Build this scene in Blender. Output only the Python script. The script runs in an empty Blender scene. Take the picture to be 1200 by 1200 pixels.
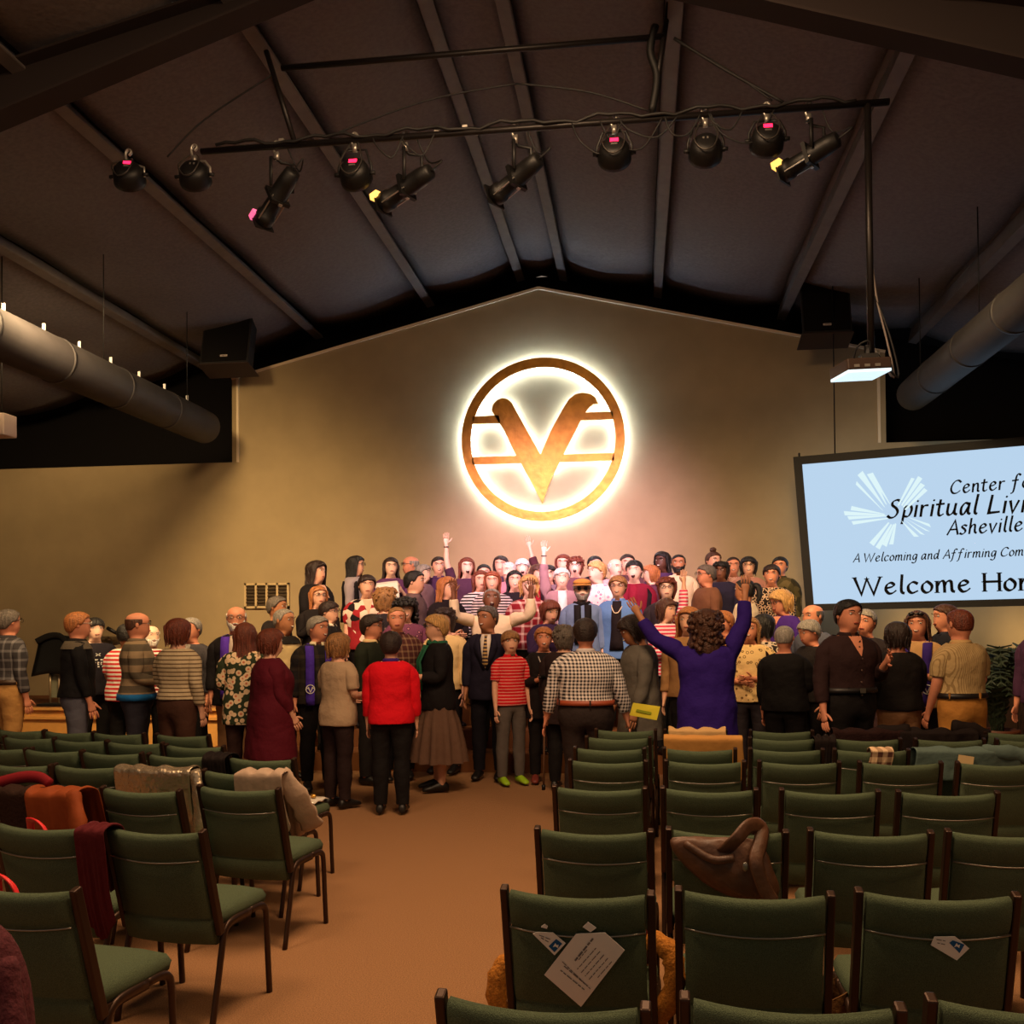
import bpy, bmesh, math, random
from mathutils import Vector, Matrix, Quaternion
random.seed(7)
S = bpy.context.scene
COL = S.collection
PI = math.pi
V = Vector

# ------------------------------------------------------------------ camera
FPX, CX, CY = 1150.0, 600.0, 709.0
CAMH = 1.62
YAW, PITCH, ROLL = math.atan(147/1150), math.radians(1.0), 0.0082
_F = V((-math.sin(YAW)*math.cos(PITCH), math.cos(YAW)*math.cos(PITCH), math.sin(PITCH)))
_R0 = V((math.cos(YAW), math.sin(YAW), 0)); _U0 = _R0.cross(_F)
_R = _R0*math.cos(ROLL) - _U0*math.sin(ROLL)
_U = _U0*math.cos(ROLL) + _R0*math.sin(ROLL)
EYE = V((0, 0, CAMH))
cd = bpy.data.cameras.new('camera'); cam = bpy.data.objects.new('camera', cd); COL.objects.link(cam)
cd.sensor_width = 36; cd.lens = 36*FPX/1200
cd.shift_x = (600-CX)/1200; cd.shift_y = (CY-600)/1200
cam.matrix_world = Matrix(((_R.x, _U.x, -_F.x, 0), (_R.y, _U.y, -_F.y, 0), (_R.z, _U.z, -_F.z, CAMH), (0, 0, 0, 1)))
cd.clip_end = 100; S.camera = cam

def ray(px, py): return _F*FPX + _R*(px-CX) - _U*(py-CY)
def at(px, py, Y):
    d = ray(px, py); return EYE + d*(Y/d.y)
def atz(px, py, z):
    d = ray(px, py); return EYE + d*((z-CAMH)/d.z)
def atplane(px, py, P, n):
    d = ray(px, py); return EYE + d*((P-EYE).dot(n)/d.dot(n))

# ------------------------------------------------------------------ world, lights, exposure
S.view_settings.view_transform = 'Standard'; S.view_settings.look = 'None'
S.view_settings.gamma = 1; S.view_settings.use_curve_mapping = False
S.view_settings.exposure = 1.3
w = bpy.data.worlds.new('world'); S.world = w; w.use_nodes = True
w.node_tree.nodes['Background'].inputs[0].default_value = (1.0, 0.78, 0.62, 1)
w.node_tree.nodes['Background'].inputs[1].default_value = 0.085

def lamp(name, kind, loc, target, energy, color, size=0.3, angle=40, blend=0.6):
    d = bpy.data.lights.new(name, kind); d.energy = energy; d.color = color
    if kind == 'AREA': d.shape = 'SQUARE'; d.size = size
    elif kind == 'SPOT': d.spot_size = math.radians(angle); d.spot_blend = blend; d.shadow_soft_size = size
    else: d.shadow_soft_size = size
    o = bpy.data.objects.new(name, d); COL.objects.link(o); o.location = loc
    o.rotation_euler = (V(target)-V(loc)).to_track_quat('-Z', 'Y').to_euler()
    return o
WARM = (1.0, 0.68, 0.33); PINK = (1.0, 0.60, 0.62)
# dimmed house lights over the seats (overhead, out of frame)
lamp('house_light', 'AREA', (-0.6, 4.6, 6.1), (-0.6, 5.6, 0), 120, (1.0, 0.64, 0.36), 1.6)
lamp('house_light', 'AREA', (-3.6, 2.5, 5.6), (-3.6, 3.6, 0), 45, (1.0, 0.64, 0.36), 1.6)
lamp('house_light', 'AREA', (2.6, 2.5, 5.6), (2.6, 3.6, 0), 50, (1.0, 0.60, 0.30), 1.6)
# beams of the stage lanterns on the lighting bar
STAGE = [((-5.2, 7.8, 4.9), (-7.2, 12.5, 1.6), 540, WARM, 100), ((-3.4, 7.8, 4.9), (-4.4, 11.8, 1.4), 340, WARM, 80),
         ((-2.0, 7.8, 4.95), (-2.2, 12.4, 1.7), 190, PINK, 60), ((-0.9, 7.8, 5.0), (-0.4, 12.4, 1.7), 200, PINK, 60),
         ((0.9, 7.8, 5.1), (1.0, 11.8, 1.4), 260, WARM, 75), ((1.5, 7.8, 5.1), (4.0, 11.6, 1.4), 280, WARM, 85)]
STAGE += [((-1.9, 7.8, 4.95), (-1.3, 13.2, 2.5), 620, (1.0, .60, .86), 40), ((0.4, 7.8, 5.0), (-0.6, 13.2, 2.5), 620, (1.0, .60, .86), 40)]
for L in STAGE:
    lamp('stage_beam', 'SPOT', L[0], L[1], L[2], L[3], 0.35, L[4], 1.0)

for x in (3.7, 5.0):                                    # unseen fill spots added to brighten the wall below the screen
    lamp('wall_fill', 'SPOT', (x, 12.9, 1.36), (x, 13.5, 1.52), 7, WARM, .05, 150, 1.0)

# ------------------------------------------------------------------ materials
def lin(c):
    return tuple(((x/255)/12.92 if x/255 <= .04045 else ((x/255+.055)/1.055)**2.4) for x in c)
MATS = {}
def mat(name, rgb, rough=.8, metal=0., emit=0., noise=0., nscale=40., bump=0., bscale=60., rgb2=None, ecol=None, zs=1.):
    if name in MATS: return MATS[name]
    m = bpy.data.materials.new(name); m.use_nodes = True; MATS[name] = m
    nt = m.node_tree; b = nt.nodes['Principled BSDF']
    c = lin(rgb)+(1,)
    b.inputs['Base Color'].default_value = c; b.inputs['Roughness'].default_value = rough; b.inputs['Metallic'].default_value = metal
    if rough > .7: b.inputs['Specular IOR Level'].default_value = .2
    tc = nt.nodes.new('ShaderNodeTexCoord')
    if noise or rgb2:
        n = nt.nodes.new('ShaderNodeTexNoise'); mp = nt.nodes.new('ShaderNodeMapping'); mp.inputs['Scale'].default_value = (1, 1, zs); nt.links.new(tc.outputs['Object'], mp.inputs[0]); n.inputs['Scale'].default_value = nscale; n.inputs['Detail'].default_value = 4
        nt.links.new(mp.outputs[0], n.inputs['Vector'])
        r = nt.nodes.new('ShaderNodeValToRGB'); r.color_ramp.elements[0].position = .35; r.color_ramp.elements[1].position = .65
        c2 = lin(rgb2)+(1,) if rgb2 else tuple(min(1, x*(1+noise)) for x in c[:3])+(1,)
        r.color_ramp.elements[0].color = c if rgb2 else tuple(x*(1-noise) for x in c[:3])+(1,); r.color_ramp.elements[1].color = c2
        nt.links.new(n.outputs['Fac'], r.inputs[0]); nt.links.new(r.outputs[0], b.inputs['Base Color'])
    if bump:
        n2 = nt.nodes.new('ShaderNodeTexNoise'); n2.inputs['Scale'].default_value = bscale; n2.inputs['Detail'].default_value = 3
        nt.links.new(tc.outputs['Object'], n2.inputs['Vector'])
        bm = nt.nodes.new('ShaderNodeBump'); bm.inputs['Strength'].default_value = bump; bm.inputs['Distance'].default_value = .02
        nt.links.new(n2.outputs['Fac'], bm.inputs['Height']); nt.links.new(bm.outputs[0], b.inputs['Normal'])
    if emit:
        b.inputs['Emission Color'].default_value = lin(ecol or rgb)+(1,); b.inputs['Emission Strength'].default_value = emit
    return m

def cloth(rgb, kind='plain', rgb2=(230, 225, 215), sc=1., rgb3=None, rough=.85):
    key = 'cloth_%s_%d_%d_%d_%d_%d_%d_%g' % ((kind,)+tuple(rgb)+tuple(rgb2)+(sc,))
    if key in MATS: return MATS[key]
    m = mat(key, rgb, rough, bump=.6, bscale=12)
    if kind == 'plain':
        return m
    nt = m.node_tree; N = nt.nodes; Lk = nt.links; b = N['Principled BSDF']
    tc = N.new('ShaderNodeTexCoord'); sep = N.new('ShaderNodeSeparateXYZ'); Lk.new(tc.outputs['Object'], sep.inputs[0])
    def mth(op, a, c=None):
        n = N.new('ShaderNodeMath'); n.operation = op
        for i, x in ((0, a), (1, c)):
            if x is None: continue
            if isinstance(x, (int, float)): n.inputs[i].default_value = x
            else: Lk.new(x, n.inputs[i])
        return n.outputs[0]
    def stripe(src, per, duty=.5):
        return mth('LESS_THAN', mth('FRACT', mth('ADD', mth('DIVIDE', src, per), 50.)), duty)
    def mix(f, a, c):
        n = N.new('ShaderNodeMix'); n.data_type = 'RGBA'; Lk.new(f, n.inputs[0])
        for i, x in ((6, a), (7, c)):
            if isinstance(x, tuple): n.inputs[i].default_value = x
            else: Lk.new(x, n.inputs[i])
        return n.outputs[2]
    A = lin(rgb)+(1,); B = lin(rgb2)+(1,)
    xd = mth('ADD', sep.outputs[0], mth('MULTIPLY', sep.outputs[1], .6))
    if kind == 'hstripe': out = mix(stripe(sep.outputs[2], .05*sc), A, B)
    elif kind == 'pin': out = mix(stripe(sep.outputs[2], .05*sc, .3), A, B)
    elif kind == 'vstripe': out = mix(stripe(xd, .035*sc, .3), A, B)
    elif kind in ('gingham', 'plaid'):
        d = .5 if kind == 'gingham' else .28
        s = mth('MULTIPLY', mth('ADD', stripe(xd, .04*sc, d), stripe(sep.outputs[2], .04*sc, d)), .5)
        out = mix(s, A, B)
    else:
        v = N.new('ShaderNodeTexVoronoi'); v.inputs['Scale'].default_value = 18/sc
        Lk.new(tc.outputs['Object'], v.inputs['Vector'])
        r = N.new('ShaderNodeValToRGB'); r.color_ramp.interpolation = 'CONSTANT'
        C = lin(rgb3 or rgb2)+(1,)
        if kind == 'floral':
            e = r.color_ramp.elements; e[0].color = B; e[1].position = .2; e[1].color = C
            x = e.new(.33); x.color = A
            Lk.new(v.outputs['Distance'], r.inputs[0])
        elif kind == 'bloom':
            e = r.color_ramp.elements; e[0].color = B; e[1].position = .2; e[1].color = C
            x = e.new(.52); x.color = A
            Lk.new(v.outputs['Distance'], r.inputs[0])
        elif kind == 'leopard':
            e = r.color_ramp.elements; e[0].color = B; e[1].position = .38; e[1].color = A
            x = e.new(.62); x.color = B
            Lk.new(v.outputs['Distance'], r.inputs[0])
        else:
            s2 = N.new('ShaderNodeSeparateColor'); Lk.new(v.outputs['Color'], s2.inputs[0])
            e = r.color_ramp.elements; e[0].color = A; e[1].position = .4; e[1].color = B
            x = e.new(.7); x.color = C
            Lk.new(s2.outputs[0], r.inputs[0])
        out = r.outputs[0]
    Lk.new(out, b.inputs['Base Color'])
    return m

# ------------------------------------------------------------------ mesh helpers
class MB:
    def __init__(s): s.v = []; s.f = []; s.m = []
    def add(s, vs, fs, mi=0):
        o = len(s.v); s.v += [tuple(p) for p in vs]
        for f in fs: s.f.append(tuple(i+o for i in f)); s.m.append(mi)
        return o
    def box(s, c, d, R=None, mi=0):
        R = R or Matrix.Identity(3); c = V(c)
        vs = [c + R @ V((x*d[0]/2, y*d[1]/2, z*d[2]/2)) for x in (-1, 1) for y in (-1, 1) for z in (-1, 1)]
        s.add(vs, [(0, 1, 3, 2), (4, 6, 7, 5), (0, 4, 5, 1), (2, 3, 7, 6), (0, 2, 6, 4), (1, 5, 7, 3)], mi)
    def loft(s, rings, cap0=True, cap1=True, mi=0):
        n = len(rings[0]); o = len(s.v); fs = []
        for k in range(len(rings)-1):
            for j in range(n):
                fs.append((k*n+j, k*n+(j+1) % n, (k+1)*n+(j+1) % n, (k+1)*n+j))
        if cap0: fs.append(tuple(range(n-1, -1, -1)))
        if cap1: fs.append(tuple((len(rings)-1)*n+j for j in range(n)))
        s.add([p for r in rings for p in r], fs, mi)
    def tube(s, path, r, seg=8, cap=True, mi=0, flat=1., up=None):
        path = [V(p) for p in path]; n = len(path)
        rad = r if isinstance(r, (list, tuple)) else [r]*n
        d0 = (path[1]-path[0]).normalized()
        u = V(up) if up else (V((0, 0, 1)) if abs(d0.z) < .9 else V((1, 0, 0)))
        rings = []
        for i in range(n):
            d = (path[min(i+1, n-1)]-path[max(i-1, 0)]).normalized()
            u = (u - d*u.dot(d)).normalized(); w_ = d.cross(u)
            rings.append([path[i] + u*(rad[i]*math.cos(2*PI*j/seg)) + w_*(rad[i]*flat*math.sin(2*PI*j/seg)) for j in range(seg)])
        s.loft(rings, cap, cap, mi)
    def ell(s, c, r, R=None, nu=10, nv=6, mi=0):
        R = R or Matrix.Identity(3); c = V(c); vs = [c + R @ V((0, 0, r[2]))]; fs = []
        for i in range(1, nv):
            t = PI*i/nv
            for j in range(nu):
                p = 2*PI*j/nu
                vs.append(c + R @ V((r[0]*math.sin(t)*math.cos(p), r[1]*math.sin(t)*math.sin(p), r[2]*math.cos(t))))
        vs.append(c + R @ V((0, 0, -r[2])))
        for j in range(nu): fs.append((0, 1+j, 1+(j+1) % nu)); fs.append((len(vs)-1, 1+(nv-2)*nu+(j+1) % nu, 1+(nv-2)*nu+j))
        for i in range(nv-2):
            for j in range(nu): fs.append((1+i*nu+j, 1+(i+1)*nu+j, 1+(i+1)*nu+(j+1) % nu, 1+i*nu+(j+1) % nu))
        s.add(vs, fs, mi)
    def prism(s, pts, M, t, mi=0):
        n = len(pts); a = [M @ V((p[0], p[1], 0)) for p in pts]; b = [M @ V((p[0], p[1], t)) for p in pts]
        s.add(a+b, [tuple(range(n)), tuple(range(2*n-1, n-1, -1))]+[(j, n+j, n+(j+1) % n, (j+1) % n) for j in range(n)], mi)
    def grid(s, P, mi=0):
        n = len(P[0]); s.add([p for r in P for p in r], [(i*n+j, i*n+j+1, (i+1)*n+j+1, (i+1)*n+j) for i in range(len(P)-1) for j in range(n-1)], mi)
    def build(s, name, mats, parent=None, smooth=True, sub=0, solid=0., norm=True, bevel=0., weld=False):
        me = bpy.data.meshes.new(name); me.from_pydata(s.v, [], s.f)
        ml = mats if isinstance(mats, (list, tuple)) else [mats]
        for m in ml: me.materials.append(m)
        if len(ml) > 1: me.polygons.foreach_set('material_index', s.m)
        if norm:
            bm = bmesh.new(); bm.from_mesh(me)
            if weld: bmesh.ops.remove_doubles(bm, verts=bm.verts, dist=.0015)
            bmesh.ops.recalc_face_normals(bm, faces=bm.faces); bm.to_mesh(me); bm.free()
        if smooth: me.shade_smooth() if hasattr(me, 'shade_smooth') else me.polygons.foreach_set('use_smooth', [True]*len(me.polygons))
        o = bpy.data.objects.new(name, me); COL.objects.link(o)
        if parent is not None: o.parent = parent
        if solid: md = o.modifiers.new('solid', 'SOLIDIFY'); md.thickness = solid; md.offset = -1
        if bevel: md = o.modifiers.new('bevel', 'BEVEL'); md.width = bevel; md.segments = 2; md.limit_method = 'ANGLE'
        if sub: md = o.modifiers.new('sub', 'SUBSURF'); md.levels = sub; md.render_levels = sub
        return o
def tag(o, label=None, cat=None, group=None, kind=None):
    for k, x in (('label', label), ('category', cat), ('group', group), ('kind', kind)):
        if x: o[k] = x
    return o
def empty(name, loc=(0, 0, 0), rz=0.):
    o = bpy.data.objects.new(name, None); COL.objects.link(o); o.location = loc; o.rotation_euler = (0, 0, rz); o.empty_display_size = .1
    return o
def copy_tree(o, parent=None):
    c = o.copy(); COL.objects.link(c)
    if parent is not None: c.parent = parent
    for ch in list(o.children): copy_tree(ch, c)
    return c
def cat_rom(P, n=5):
    P = [V(p) for p in P]; out = []
    for i in range(len(P)-1):
        a, b, c, d = P[max(i-1, 0)], P[i], P[i+1], P[min(i+2, len(P)-1)]
        for k in range(n):
            t = k/n
            out.append(.5*((2*b)+(c-a)*t+(2*a-5*b+4*c-d)*t*t+(3*b-a-3*c+d)*t**3))
    out.append(P[-1]); return out
BLACK = mat('black_metal', (18, 17, 17), .5, .3)
# ------------------------------------------------------------------ room
YW, YE, YR = 13.5, 14.6, 14.0           # partial wall, dark rear wall, end of the purlins
XR = at(630, 308, YR).x; ZR = 6.78; SL = 0.232
def roof(x): return ZR - SL*abs(x-XR)
WALL = mat('wall_paint', (162, 142, 107), .9, noise=.05, nscale=3, bump=.12, bscale=150)
CARPET = mat('carpet', (158, 116, 80), .95, noise=.28, nscale=170, bump=.5, bscale=300)
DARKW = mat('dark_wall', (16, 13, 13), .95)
INSUL = mat('insulation', (112, 106, 106), .9, noise=.10, nscale=26, bump=.3, bscale=14)
PURL = mat('purlin_paint', (100, 92, 88), .7, noise=.1, nscale=8)
RAFT = mat('rafter_paint', (50, 42, 40), .9)
DECK = mat('roof_deck', (30, 26, 25), .9)

b = MB(); b.box((-1.5, 6.5, -.05), (26, 17.5, .1)); tag(b.build('floor', CARPET, smooth=False), kind='structure')
# partial wall with the gable
wl = lambda px, py: at(px, py, YW)
zl = wl(130, 549).z; zrr = wl(1120, 513).z
xl, xr = wl(272, 500).x, wl(1038, 480).x; zl2, zr2 = wl(272, 443).z, wl(1038, 410).z
ap = wl(631, 336); ze = (zl2+zr2)/2
zl3 = (zl+zrr)/2
prof = [(-13.5, 0), (10, 0), (10, zl3), (xr, zl3), (xr, ze), (ap.x, ap.z), (xl, ze), (xl, zl3), (-13.5, zl3)]
b = MB(); b.prism(prof, Matrix(((1, 0, 0, 0), (0, 0, 1, YW), (0, 1, 0, 0), (0, 0, 0, 1))), .25)
wall = tag(b.build('wall_back', WALL, smooth=False), kind='structure')
# pale cap strip along the gable edge
CAP = mat('wall_cap', (225, 205, 170), .7)
b = MB()
for p, q in (((xl, ze), (ap.x, ap.z)), ((ap.x, ap.z), (xr, ze)), ((xl, zl3), (xl, ze)), ((xr, ze), (xr, zl3))):
    p = V((p[0], YW-.012, p[1])); q = V((q[0], YW-.012, q[1])); d = (q-p).normalized()
    inn = V((0, 0, -1)) if abs(d.x) > .5 else V((1 if p.x < ap.x else -1, 0, 0))
    off = .02 if abs(d.x) > .5 else .09; wd = .035
    n1 = d.cross(V((0, 1, 0))).normalized()
    m_ = (p+q)/2 + inn*off
    b.box(m_, ((q-p).length, .024, wd), Matrix((d, V((0, 1, 0)), n1)).transposed())
tag(b.build('trim_1', CAP, smooth=False), kind='structure')
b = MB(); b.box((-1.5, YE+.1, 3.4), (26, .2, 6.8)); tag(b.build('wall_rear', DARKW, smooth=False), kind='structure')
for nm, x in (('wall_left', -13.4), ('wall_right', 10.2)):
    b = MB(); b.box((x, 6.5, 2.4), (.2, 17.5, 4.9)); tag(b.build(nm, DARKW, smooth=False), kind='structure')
# ceiling deck, sagging insulation bays, purlins, rafters
b = MB()
def slab(x0, x1, y0, y1, t):
    b.prism([(x0, roof(x0)+.04), (x1, roof(x1)+.04), (x1, roof(x1)+t), (x0, roof(x0)+t)], Matrix(((1, 0, 0, 0), (0, 0, 1, y0), (0, 1, 0, 0), (0, 0, 0, 1))), y1-y0)
slab(-13.5, XR, -2, YE, .14); slab(XR, 10.3, -2, YE, .14)
ceil = tag(b.build('ceiling', DECK, smooth=False), kind='structure')
PX = [at(px, py, YR).x for px, py in ((240, 420), (370, 388), (500, 350), (605, 320), (658, 317), (768, 335), (912, 355), (1065, 375))]
PX = [PX[0]-3.2, PX[0]-1.6] + PX + [PX[-1]+1.7, PX[-1]+3.4]
YB = [0.3, 2.3, 4.2, 6.1, 7.95, 9.9, 11.8, 13.9]
bx = [-12.9] + PX + [9.6]
for i in range(len(bx)-1):
    x0, x1 = bx[i]+.05, bx[i+1]-.05
    P = []; ns = 8
    NY = 48
    for k in range(NY+1):
        y = .3 + (13.9-.3)*k/NY
        row = []
        t = (y-8)/1.95; seam = abs(math.sin(PI*(t-math.floor(t))))
        for j in range(ns+1):
            x = x0+(x1-x0)*j/ns; u = j/ns
            sag = .10*math.sin(PI*u) * (.55+.45*seam) + .012*math.sin(7*u+i*2+y*3.1)
            if 13.4 < y: sag += .12*(y-13.4)*math.sin(PI*u)
            row.append((x, y, roof(x)-.02-sag))
        P.append(row)
    g = MB(); g.grid(P)
    g.build('insulation_panel', INSUL, ceil, solid=.01)
for x in PX:
    g = MB(); z = roof(x); s = 1 if x < XR else -1; a = math.atan(SL)*s
    R = Matrix.Rotation(-a, 3, 'Y')
    c = V((x, 7.2, z-.09)); L = 13.5
    g.box(c, (.012, L, .2), R); g.box(c+R@V((.05, 0, -.1)), (.11, L, .012), R); g.box(c+R@V((-.03, 0, .1)), (.07, L, .012), R)
    g.box(c+R@V((.104, 0, -.085)), (.01, L, .03), R)
    g.build('purlin', PURL, ceil, smooth=False)
for y in (6.85, 1.2):
    for s, xe in ((-1, -12.4), (1, 9.4)):
        g = MB()
        top = [(XR, roof(XR)-.16), (xe, roof(xe)-.16)]
        bot = [(xe, roof(xe)-1.2), (XR, roof(XR)-.22)]
        g.prism(top+bot, Matrix(((1, 0, 0, 0), (0, 0, 1, y), (0, 1, 0, 0), (0, 0, 0, 1))), .02)
        for (x0, z0), (x1, z1) in ((top[0], top[1]), (bot[1], bot[0])):
            d = V((x1-x0, 0, z1-z0)); L = d.length; d.normalize()
            g.box((V((x0, y, z0))+V((x1, y, z1)))/2, (L, .22, .02), Matrix((d, V((0, 1, 0)), d.cross(V((0, 1, 0))))).transposed())
        g.build('rafter', RAFT, ceil, smooth=False)

# ventilation grille on the wall
GR = mat('grille_frame', (190, 165, 120), .6); GD = mat('grille_dark', (70, 58, 42), .8)
c = at(313, 698, YW-.02)
v = tag(empty('vent_grille', (c.x, YW, c.z)), 'wide beige wall vent with four louvred panels, low on the left of the wall', 'vent')
sx = (at(338, 698, YW).x-at(288, 698, YW).x); sz = at(313, 685, YW).z-at(313, 712, YW).z
g = MB(); g.box((0, -.012, 0), (sx, .02, sz)); g.build('backing', GD, v, smooth=False)
g = MB()
for k in range(5): g.box((-sx/2+sx*k/4, -.03, 0), (.03, .03, sz+.03))
for s in (-1, 1): g.box((0, -.03, s*sz/2), (sx+.03, .03, .03))
g.build('frame', GR, v, smooth=False)
for k in range(4):
    for q in range(7):
        g = MB(); g.box((-sx/2+sx*(k+.5)/4, -.03, -sz/2+sz*(q+.5)/7), (sx/4-.03, .03, .012), Matrix.Rotation(.6, 3, 'X')); g.build('slat', GD, v, smooth=False)

# round ducts
DUCT = mat('duct_metal', (38, 35, 37), .6, .2, noise=.12, nscale=7)
def duct(px, py, Y, r, label):
    c = at(px, py, Y); t = tag(empty('round_duct', (c.x, 0, c.z)), label, 'duct', 'ventilation ducts')
    g = MB(); g.tube([(0, 1.5, 0), (0, Y-.5, 0), (0, Y-.08, 0), (0, Y, 0)], [r, r, r*.97, r*.8], 24); g.build('duct_pipe', DUCT, t)
    for k in range(9):
        y = 2.2+k*1.15
        g = MB(); g.tube([(0, y-.02, 0), (0, y+.02, 0)], r+.008, 24); g.build('joint_band', DUCT, t)
    STR = mat('strap_white', (225, 225, 225), .4, .4)
    s = 1 if c.x < XR else -1
    if s > 0:
        for k in range(9):
            y = Y-.55-k*.62
            q = V((-.10*r, y, r*.99)); g = MB(); g.box(q+V((0, 0, .05)), (.03, .01, .10)); g.build('hanger_clip', STR, t, smooth=False)
    for y in (4, 7, 10, 12):
        if y < Y:
            g = MB(); g.tube([(0, y, r), (0, y, roof(c.x)-c.z)], .006, 6); g.build('hanger_rod', BLACK, t)
duct(243, 502, 12.6, .225, 'long round dark duct high along the left side with tiny white clips')
duct(1068, 464, 12.4, .20, 'long round grey duct high along the right side, right of the projector')
# pale box at the left edge
g = MB(); c = at(2, 499, 9.5); g.box((0, 0, 0), (.2, .22, .23)); o = g.build('hanging_box', mat('pale_box', (190, 170, 160), .6), smooth=False, bevel=.01); o.location = c
tag(o, 'small pale box hanging high at the left edge below the duct', 'box')
g = MB(); g.tube([(0, 0, .11), (0, 0, roof(c.x)-c.z)], .008, 6); g.build('hanger_rod', BLACK, o)

# ------------------------------------------------------------------ stage
WOOD = mat('stage_face', (206, 150, 78), .5, noise=.08, nscale=5)
STC = mat('stage_carpet', (120, 76, 44), .95, noise=.12, nscale=200)
STEPS = [(10.5, .2), (11.0, .4), (11.5, .6), (12.1, .8)]
def floor_at(x, y):
    z = 0
    for Y, h in STEPS:
        if y >= Y: z = h
    return z
st = tag(empty('stage', (0, 0, 0)), 'low carpeted stage with a lit wooden face and front steps under the crowd', 'stage')
g = MB(); g.box((-5.1, 12.49, .3), (16.2, 1.98, .6)); g.build('platform', STC, st, smooth=False)
g = MB(); g.box((-9.1, 11.48, .3), (8.2, .03, .6)); g.box((-9.1, 11.45, .47), (8.2, .05, .03)); g.box((-9.1, 11.46, .585), (8.2, .08, .03)); g.build('front_panel', WOOD, st, smooth=False)
g = MB(); g.box((-1.2, 10.99, .1), (7.4, .98, .2)); g.build('step', STC, st, smooth=False)
g = MB(); g.box((-1.2, 11.24, .3), (7.4, .48, .2)); g.build('step', STC, st, smooth=False)
g = MB(); g.box((-1.2, 12.75, .7), (8.4, 1.3, .2)); g.build('riser', STC, st, smooth=False)

# ------------------------------------------------------------------ lit emblem
GOLD = mat('gold_leaf', (160, 112, 44), .42, .75, noise=.16, nscale=9, bump=.25, bscale=14)
GLOW = mat('halo_strip', (255, 255, 255), emit=26, ecol=(196, 226, 255))
EC = at(636.5, 516.5, YW); ER = 94/1150*(YW*math.cos(YAW)+0.4)*1.0
em = tag(empty('emblem', (EC.x, YW, EC.z)), 'round gold emblem with a hooked V and two bars, backlit on the wall', 'emblem')
K = ER/402.
def E(p): return ((p[0]-585)*K, -(p[1]-542)*K)
MF = Matrix(((1, 0, 0, 0), (0, 0, 1, -.125), (0, 1, 0, 0), (0, 0, 0, 1)))
g = MB(); R0, R1, n = ER, ER*.885, 72; o = []
rings = []
for i in range(n):
    a = 2*PI*i/n; c_, s_ = math.cos(a), math.sin(a)
    rings.append([(R0*c_, -.125, R0*s_), (R1*c_, -.125, R1*s_), (R1*c_, -.075, R1*s_), (R0*c_, -.075, R0*s_)])
rings.append(rings[0]); g.loft(rings, False, False); g.build('ring', GOLD, em, smooth=False)
VP = [(336, 392), (342, 362), (362, 341), (388, 333), (415, 338), (436, 356), (452, 388), (512, 500), (575, 615), (632, 492), (692, 388), (718, 350), (748, 327), (785, 321),
      (822, 328), (848, 348), (858, 377), (838, 377), (818, 390), (800, 414), (772, 458), (735, 530), (690, 615), (668, 655), (640, 712), (608, 785), (583, 860), (548, 790), (480, 660), (450, 610), (400, 500), (375, 460), (352, 424)]
g = MB(); g.prism([E(p) for p in VP][::-1], MF, .05); vo = g.build('letter_v', GOLD, em, smooth=False)
def inx(y, s): return 585+s*math.sqrt((402*.9)**2-(y-542)**2)
BARS = [((inx(436, -1), 418), (372, 418), (378, 455), (inx(436, -1), 455)), ((796, 418), (inx(436, 1), 418), (inx(436, 1), 455), (772, 455)),
        ((inx(638, -1), 620), (456, 620), (478, 656), (inx(638, -1), 656)), ((688, 620), (inx(638, 1), 620), (inx(638, 1), 656), (668, 656))]
for B_ in BARS:
    g = MB(); g.prism([E(p) for p in B_][::-1], MF, .05); g.build('bar', GOLD, em, smooth=False)
# light strips fixed behind the letterwork, facing the wall
g = MB()
def strip(pts, closed=False):
    pts = [V((p[0], -.070, p[1])) for p in pts]
    m_ = len(pts)
    for i in range(m_ if closed else m_-1):
        p, q = pts[i], pts[(i+1) % m_]; d = (q-p).normalized(); n_ = d.cross(V((0, 1, 0)))*.014
        g.add([p+n_, p-n_, q-n_, q+n_, p+n_+V((0, .012, 0)), p-n_+V((0, .012, 0)), q-n_+V((0, .012, 0)), q+n_+V((0, .012, 0))],
              [(0, 1, 2, 3), (4, 7, 6, 5), (0, 4, 5, 1), (2, 6, 7, 3), (1, 5, 6, 2), (0, 3, 7, 4)])
for rr in (ER*.985, ER*.90): strip([(rr*math.cos(2*PI*i/48), rr*math.sin(2*PI*i/48)) for i in range(48)], True)
vc = [V(E(p)) for p in VP]; 
def inset(P, d):
    out = []; m_ = len(P)
    for i in range(m_):
        a, c_, e = P[i-1], P[i], P[(i+1) % m_]
        n1 = V((-(c_-a).y, (c_-a).x)).normalized(); n2 = V((-(e-c_).y, (e-c_).x)).normalized()
        nn = (n1+n2); nn = nn.normalized() if nn.length > .3 else n1
        out.append(c_-nn*d)
    return out
ins = inset(vc, .035)
area = sum(a.x*c_.y-c_.x*a.y for a, c_ in zip(vc, vc[1:]+vc[:1]))
if area > 0: ins = inset(vc, -.035)
strip(ins[1:16]); strip(ins[18:25]); strip(ins[27:33])
for B_ in BARS:
    q = [E(p) for p in B_]; strip([((q[0][0]+q[3][0])/2, (q[0][1]+q[3][1])/2), ((q[1][0]+q[2][0])/2, (q[1][1]+q[2][1])/2)])
g.build('light_strip', GLOW, em, smooth=False)
for a in range(6):
    g = MB(); rr = ER*.94; p = V((rr*math.cos(a*PI/3+.5), 0, rr*math.sin(a*PI/3+.5))); g.tube([p+V((0, -.08, 0)), p], .012, 6); g.build('standoff', BLACK, em)

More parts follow.
